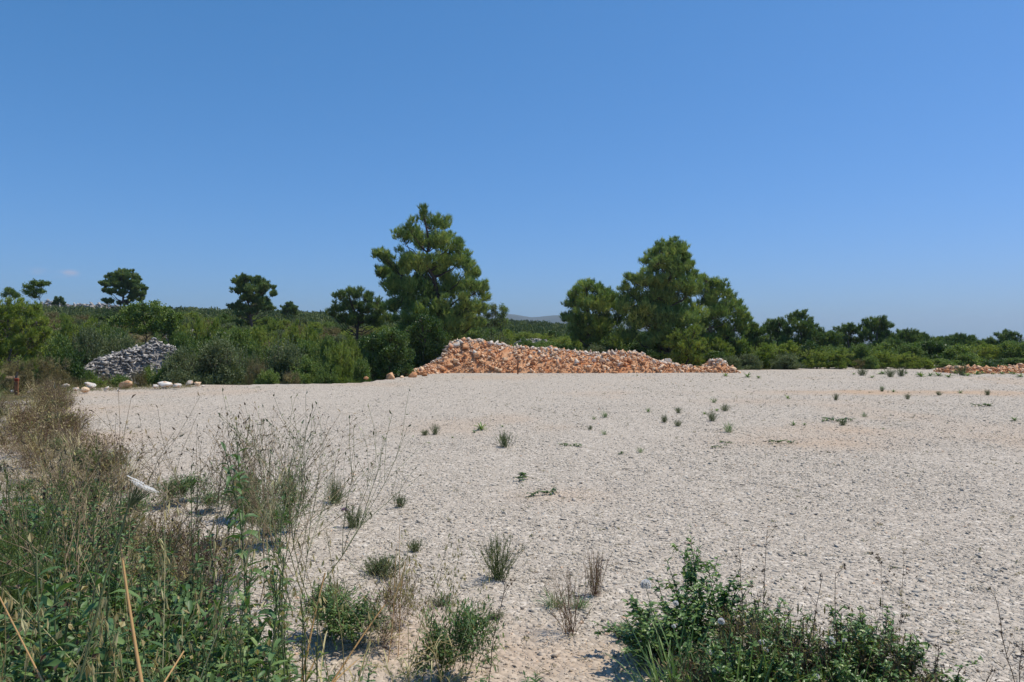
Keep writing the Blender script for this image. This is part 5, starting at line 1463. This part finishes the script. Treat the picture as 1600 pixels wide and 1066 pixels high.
# --- the leafy bush and its neighbours at lower right
B = 'leafy stems of the lower right bush'
put('bush', 1083, 3.85, top(822, 3.85, .62), 'tallest dark leafy bush at lower right with a pointed top', wscale=.75)
put('bush', 1035, 3.7, top(905, 3.7, .62), 'dark leafy bush under the leftmost white seed head', wscale=.8)
put('bush', 1130, 3.75, top(898, 3.75, .62), 'dark leafy bush right of the pointed top', wscale=.9)
put('bush', 1170, 3.55, top(925, 3.55, .62), 'dark leafy bush between the thin dark twigs', wscale=.8)
put('bush', 1100, 3.4, top(960, 3.4, .62), 'dark leafy bush low in front of the tallest one', wscale=.9)
put('lowbush', 1010, 3.75, top(950, 3.75, .45), 'small leafy bush trailing onto the gravel at left of the white seed heads', wscale=.9)
put('lowbush', 985, 3.95, top(975, 3.95, .45), 'low sprig left of the small trailing bush', wscale=.5)
for px, d, tp, lab in ((1215, 3.3, 945, 'low dark bush right of the thin dark twigs'), (1265, 3.2, 945, 'low bush with brown seed heads under the tall brown stalk'), (1310, 3.15, 955, 'low bush behind the pair of white seed heads'),
                       (1350, 3.25, 935, 'bushiest herb right of the pair of white seed heads'), (1395, 3.1, 965, 'low herb near the right end of the lower right bush'), (1430, 3.05, 1010, 'last low herb at the right end of the lower right bush'),
                       (1240, 2.95, 1000, 'low herb at the bottom edge under the brown seed heads'), (1330, 2.9, 1000, 'low herb at the bottom edge under the pair of white seed heads'), (1160, 3.0, 1000, 'low herb at the bottom edge under the tallest bush'), (1400, 2.9, 1030, 'low herb at the bottom edge at far right of the bush')):
    put('lowbush', px, d, top(tp, d, .45), lab, wscale=.85)
for px, d, tp, lab in ((1180, 3.25, 905, 'brown twiggy herb between the tallest bush and the low dark bush'), (1290, 3.1, 935, 'brown twiggy herb rising behind the pair of white seed heads'), (1370, 3.1, 925, 'brown twiggy herb over the bushiest herb'), (1225, 3.1, 930, 'brown twiggy herb over the low dark bush'), (1405, 3.0, 985, 'brown twiggy herb near the right end'), (1090, 3.1, 985, 'brown twiggy herb low in front of the tallest bush')):
    put('brownclump', px, d, top(tp, d, .72), lab, wscale=.42)
for px, d, tp, lab in ((1070, 3.1, 945, 'tall green grass bending in front of the tallest bush'), (1205, 3.0, 930, 'tall green grass right of the tallest bush'), (1240, 3.1, 960, 'tall green grass in front of the brown seed heads'), (1040, 3.1, 990, 'thin green grass at the left foot of the tallest bush'), (1150, 2.95, 960, 'tall green grass in the middle of the lower right bush'), (1310, 2.9, 985, 'thin green grass below the pair of white seed heads')):
    put('grass', px, d, top(tp, d, .22), lab, wscale=1.6)
for i, (px, py, d, lab) in enumerate(((1009, 912, 3.3, 'white fluffy seed head, largest, leftmost on the lower right bush'), (1056, 942, 3.25, 'small white seed head right of the largest'), (1127, 970, 3.2, 'round white seed head in front of the tallest bush'),
        (1190, 1003, 3.1, 'white seed head at the bottom right of the tallest bush, upper of two'), (1196, 1015, 3.08, 'white seed head at the bottom right of the tallest bush, lower of two'), (1298, 1000, 3.0, 'oval white seed head, left of the pair on the low herbs'),
        (1320, 1001, 3.05, 'small white seed head, right of the pair on the low herbs'), (1108, 1019, 3.15, 'dull white seed head low in front of the tallest bush'), (1275, 1056, 2.9, 'ragged white seed head at the bottom edge'), (1120, 1046, 3.0, 'ragged white seed head near the bottom edge under the tallest bush'), (1053, 978, 3.2, 'faded seed head among the grass under the largest one'))):
    tgt = Z(py, d); t = put('clock', px, d, 1, lab, rz=fr.uniform(0, 6.28)); 
    me = KIT['clock'][kc['clock'] % 4][1][1]; c = np.empty(len(me.vertices) * 3, dtype=np.float32); me.vertices.foreach_get('co', c); cc = c.reshape(-1, 3).mean(0)
    s = tgt / cc[2]; sxy = [1.1, .55, .7, .55, .6, .8, .5, .6, .6, .7, .45][i]
    t.scale = (sxy, sxy, sxy)
    # the head keeps its size, the stalk is as long as the plant is tall
    v = Matrix.Rotation(t.rotation_euler.z, 3, 'Z') @ Vector((cc[0] * sxy, cc[1] * sxy, 0))
    t.location.x = X(px, d) - v.x; t.location.y = d - v.y; t.location.z = tgt - cc[2] * sxy
    if t.location.z > .02:
        ex = Geo(); ex.segs([[0, 0, -t.location.z / sxy - .02]], [[0, 0, .0]], .0024, .0022, .6, 5); part('lower_stalk', ex.mesh('lower_stalk'), M['greenstem'], t)
def twig(px, py0, tp, d, label, heads=True, lean=0.0, r=.0022):
    g = np.random.default_rng(int(px)); st, hd = Geo(), Geo()
    h = Z(tp, d); n = 12; t = np.linspace(0, 1, n)
    p = np.stack([lean * h * t ** 1.3 + np.cumsum(g.normal(0, .004, n)), np.cumsum(g.normal(0, .004, n)), t * h], -1); p -= p[0]; p[0, 2] = -.02
    polysegs(st, p, r, r * .5, .3, 5)
    m = 9; pos, dr = along(p, g.uniform(.45, 1, m)); e = pos + nrm(dr + g.normal(0, .5, (m, 3))) * g.uniform(.02, .09, (m, 1)); st.segs(pos, e, r * .5, r * .3, .4)
    k = 9; P = np.repeat(e, k, 0); D = nrm(np.repeat(nrm(e - pos), k, 0) + g.normal(0, .6, (m * k, 3)))
    hd.dia(P, D, nrm(np.cross(D, rdir(m * k, g))), .013, .004, g.uniform(0, 1, m * k))
    place('dry_twig', label, 'weed', X(px, d), d, [('stem', mk(st, 'stem'), M['brownstem']), ('seed_heads', mk(hd, 'seed_heads'), M['brownstem'])])
twig(1190, 0, 828, 3.4, 'thin dark twig standing right of the tallest bush, taller of two')
twig(1160, 0, 846, 3.5, 'thin dark twig left of the taller one by the tallest bush')
twig(1235, 0, 895, 3.0, 'brown stalk with a seed head leaning right over the low herbs', lean=.18)
twig(1310, 0, 895, 3.0, 'thin brown stalk rising behind the pair of white seed heads')
twig(1400, 0, 860, 3.3, 'very thin grey stalk in front of the plain gravel right of the herbs', r=.0012)
twig(1382, 0, 870, 3.35, 'very thin grey stalk left of its twin', r=.0012)
twig(1598, 0, 928, 3.0, 'brown stalk leaning left at the right edge', lean=-.22)
twig(1592, 0, 1000, 2.9, 'short brown weed at the lower right corner')
twig(1530, 0, 1035, 2.9, 'short brown weed left of the lower right corner', lean=.1)
twig(1450, 0, 1000, 3.0, 'brown stalk with a forked head right of the last low herb', lean=.1)
twig(660, 0, 900, 3.2, 'thin dark stalk at bottom centre left of the bare stalk', lean=.15)
twig(760, 0, 905, 3.2, 'bare dark stalk leaning right at the bottom edge', lean=.15)
# --- small weeds sprouting from the open gravel: (kind, px, py, size, label)
small = [
 ('greytuft', 664, 680, .9, 'low dark tuft, left of a pair left of the pale twiggy dome'), ('greytuft', 680, 679, .8, 'low dark tuft, right of a pair left of the pale twiggy dome'),
 ('rosette', 752, 672, 1.6, 'flat spreading green weed above the pale twiggy dome'), ('rosette', 741, 676, .9, 'small flat weed at the left of the spreading one'), ('rosette', 707, 685, .6, 'tiny dark weed between the pair of tufts and the twiggy dome'),
 ('rosette', 785, 668, .6, 'tiny dark weed right of the spreading green weed'),
 ('vine', 815, 752, 1.0, 'creeping dark leaved weed on the gravel at centre, left piece'), ('vine', 872, 770, 1.0, 'creeping dark leaved weed on the gravel at centre, right piece'),
 ('vine', 873, 698, .8, 'small creeping weed up the gravel from the centre ones'), ('vine', 968, 712, .5, 'tiny dark leaning sprig right of the small creeping weed'), ('grass', 1001, 708, .45, 'single dark upright blade tuft in the middle gravel'),
 ('grass', 1138, 676, .75, 'upright grey green grass tuft in the right half of the gravel'),
 ('vine', 1110, 702, .5, 'dark sprig below the upright grey green tuft, left one'), ('vine', 1145, 695, .55, 'dark sprig below the upright grey green tuft, right one'), ('vine', 1130, 697, .35, 'tiny dark sprig between two others'),
 ('vine', 1199, 694, 1.0, 'dark leaning weed on the sandy patch'),
 ('greytuft', 1060, 646, .8, 'green tuft far up the gravel above the two sprigs'), ('greytuft', 1059, 667, .7, 'green tuft below another in the far gravel'), ('greytuft', 1038, 661, .7, 'dark tuft left of two green ones in the far gravel'),
 ('grass', 945, 653, .6, 'thin upright weed in the far middle gravel, tallest of a few'), ('grass', 928, 656, .35, 'tiny weed left of the thin upright one'), ('greytuft', 922, 672, .6, 'small grey weed below the thin upright one'), ('grass', 944, 680, .45, 'small dark weed below and right of the grey one'),
 ('grass', 1013, 645, .5, 'upright dark weed in the far gravel left of the green tufts'), ('grass', 1115, 630, .5, 'thin upright weed in the farthest middle gravel'), ('rosette', 1120, 643, .8, 'dark low weed, left of a close pair'), ('greytuft', 1133, 643, .8, 'dark low weed with a twig, right of a close pair'), ('rosette', 1101, 648, .7, 'low weed left of the close pair'), ('greytuft', 1113, 659, .8, 'faint thin weed below the close pair'),
 ('rosette', 1240, 665, 1.0, 'green rosette right of the sandy patch, left of a pair'), ('rosette', 1257, 665, .8, 'green rosette right of the sandy patch, right of a pair'), ('rosette', 1286, 659, .9, 'scattered small leaves left of the spiky tuft'), ('greytuft', 1317, 665, .9, 'spiky green tuft left of the creeping weed on the right'),
 ('vine', 1334, 660, 1.1, 'creeping weed beside the spiky green tuft'), ('grass', 1351, 652, .5, 'thin upright weed behind the creeping weed on the right'), ('rosette', 1231, 624, 1.1, 'low weed far up the gravel on the right, left of a dark dot like one'), ('greytuft', 1306, 626, .7, 'dark dot like weed far up the gravel'),
 ('greytuft', 1418, 624, .7, 'tiny dark weed far up the gravel right of the dot like one'), ('vine', 1519, 635, 1.2, 'dark creeping weed at the far right, left of two'), ('rosette', 1545, 635, .9, 'dark round weed at the far right, right of two'), ('rosette', 1585, 658, 1.2, 'green low weed near the right edge'),
 ('greytuft', 1378, 612, .7, 'dark weed near the far end of the gravel at right'), ('grass', 1378, 608, .4, 'thin weed standing just behind another near the far end'), ('rosette', 1396, 613, 1.3, 'flat dark weed right of a thin one near the far end'), ('greytuft', 1543, 618, .9, 'dark weed with a thin twig in the earthy streak at far right'), ('rosette', 1500, 615, 1.4, 'flat green weed in the earthy streak at far right'),
 ('greytuft', 1467, 618, .8, 'small brown weed left of the flat green one in the earthy streak'), ('rosette', 1380, 671, .4, 'tiny weed in plain gravel below the creeping weed on the right'), ('rosette', 1134, 588, 1.6, 'small dark weed near the little heap at the end of the bank'),
 ('rosette', 1168, 590, 2.4, 'flat green weed at the far lot edge right of the bank'), ('rosette', 1185, 592, 2.0, 'thin flat weed right of another at the far lot edge')]
for key, px, py, s, lab in small:
    d = GD(py); s = s * (1.15 if key == 'vine' else 1) * fr.uniform(.85, 1.15); t = put(key, px, d, s * (1 + d * .03) * (fr.uniform(.6, 1.3) if key == 'greytuft' else 1), lab, wscale=s * (1 + d * .03) * (.8 if key == 'rosette' else 1))
for i, px in enumerate(range(1335, 1600, 12)):
    py = 584 + fr.uniform(0, 7); d = GD(py); put(fr.choice(['rosette', 'greytuft', 'rosette']), px + fr.uniform(-5, 5), d, fr.uniform(2.0, 4.0), 'low green weed in the row growing along the far right end of the gravel', 'row of low weeds at the far right end')

# --- stakes
def stake(px, py_b, py_t, wpx, label, mats, name='stake'):
    d = GD(py_b); h = Z(py_t, d); w = wpx / FPX * d
    t = thing(name, label, 'stake', (X(px, d), d, float(lot_z(np.array([X(px, d)]), np.array([d]))[0])), None, .3)
    def box(nm, z0, z1, s, mt):
        bm = bmesh.new(); bmesh.ops.create_cube(bm, size=1.0)
        for v in bm.verts: v.co = Vector((v.co.x * s, v.co.y * s * .8, z0 + (v.co.z + .5) * (z1 - z0)))
        bmesh.ops.bevel(bm, geom=bm.edges[:], offset=s * .12, segments=1, affect='EDGES')
        bmesh.ops.subdivide_edges(bm, edges=[e for e in bm.edges if e.calc_length() > .1], cuts=3)
        for v in bm.verts: v.co.x += .04 * s * math.sin(v.co.z * 40); v.co.y += .05 * s * math.sin(v.co.z * 31 + 1)
        me = bpy.data.meshes.new(nm); bm.to_mesh(me); bm.free(); part(nm, me, mt, t)
    box('shaft', -.12, h * .80, w, mats[0]); box('painted_top', h * .802, h, w * 1.04, mats[1])
    return t
M['rustwood'] = stone_mat('weathered_stake', [(0, (.22, .10, .05)), (.6, (.34, .17, .08)), (1, (.42, .28, .16))], 14, .4, False)
M['rustred'] = stone_mat('orange_marker_paint', [(0, (.28, .06, .03)), (1, (.42, .12, .05))], 20, .3, False)
stake(26, 616, 591, 5.6, 'rusty orange marker stake at the left end of the lot edge', (M['rustwood'], M['rustred']))
stake(809, 585, 566, 2.0, 'thin rusty stake in front of the middle of the rubble bank', (M['rustwood'], M['rustwood']))

# ------------------------------------------------------------------ haze
bm = bmesh.new(); bmesh.ops.create_cube(bm, size=1.0)
zb, zt = -40.0, 175.0
for v in bm.verts: v.co = Vector((v.co.x * 12000, v.co.y * 12400, zb if v.co.z < 0 else zt))
me = bpy.data.meshes.new('haze'); bm.to_mesh(me); bm.free()
hm, hn, hl = mat_new('haze_air')
pv = hn.new('ShaderNodeVolumePrincipled'); pv.inputs['Density'].default_value = .00017; pv.inputs['Color'].default_value = (.72, .86, 1, 1); pv.inputs['Anisotropy'].default_value = .2
ho = hn.new('ShaderNodeOutputMaterial'); hl.new(pv.outputs[0], ho.inputs['Volume'])
tag(part('haze', me, hm), kind='stuff')
print('objects', len(bpy.data.objects), 'fill', nfill, 'tris', sum(len(o.data.polygons) for o in bpy.data.objects if o.type == 'MESH'), 'unique', sum(len(m.polygons) for m in bpy.data.meshes))
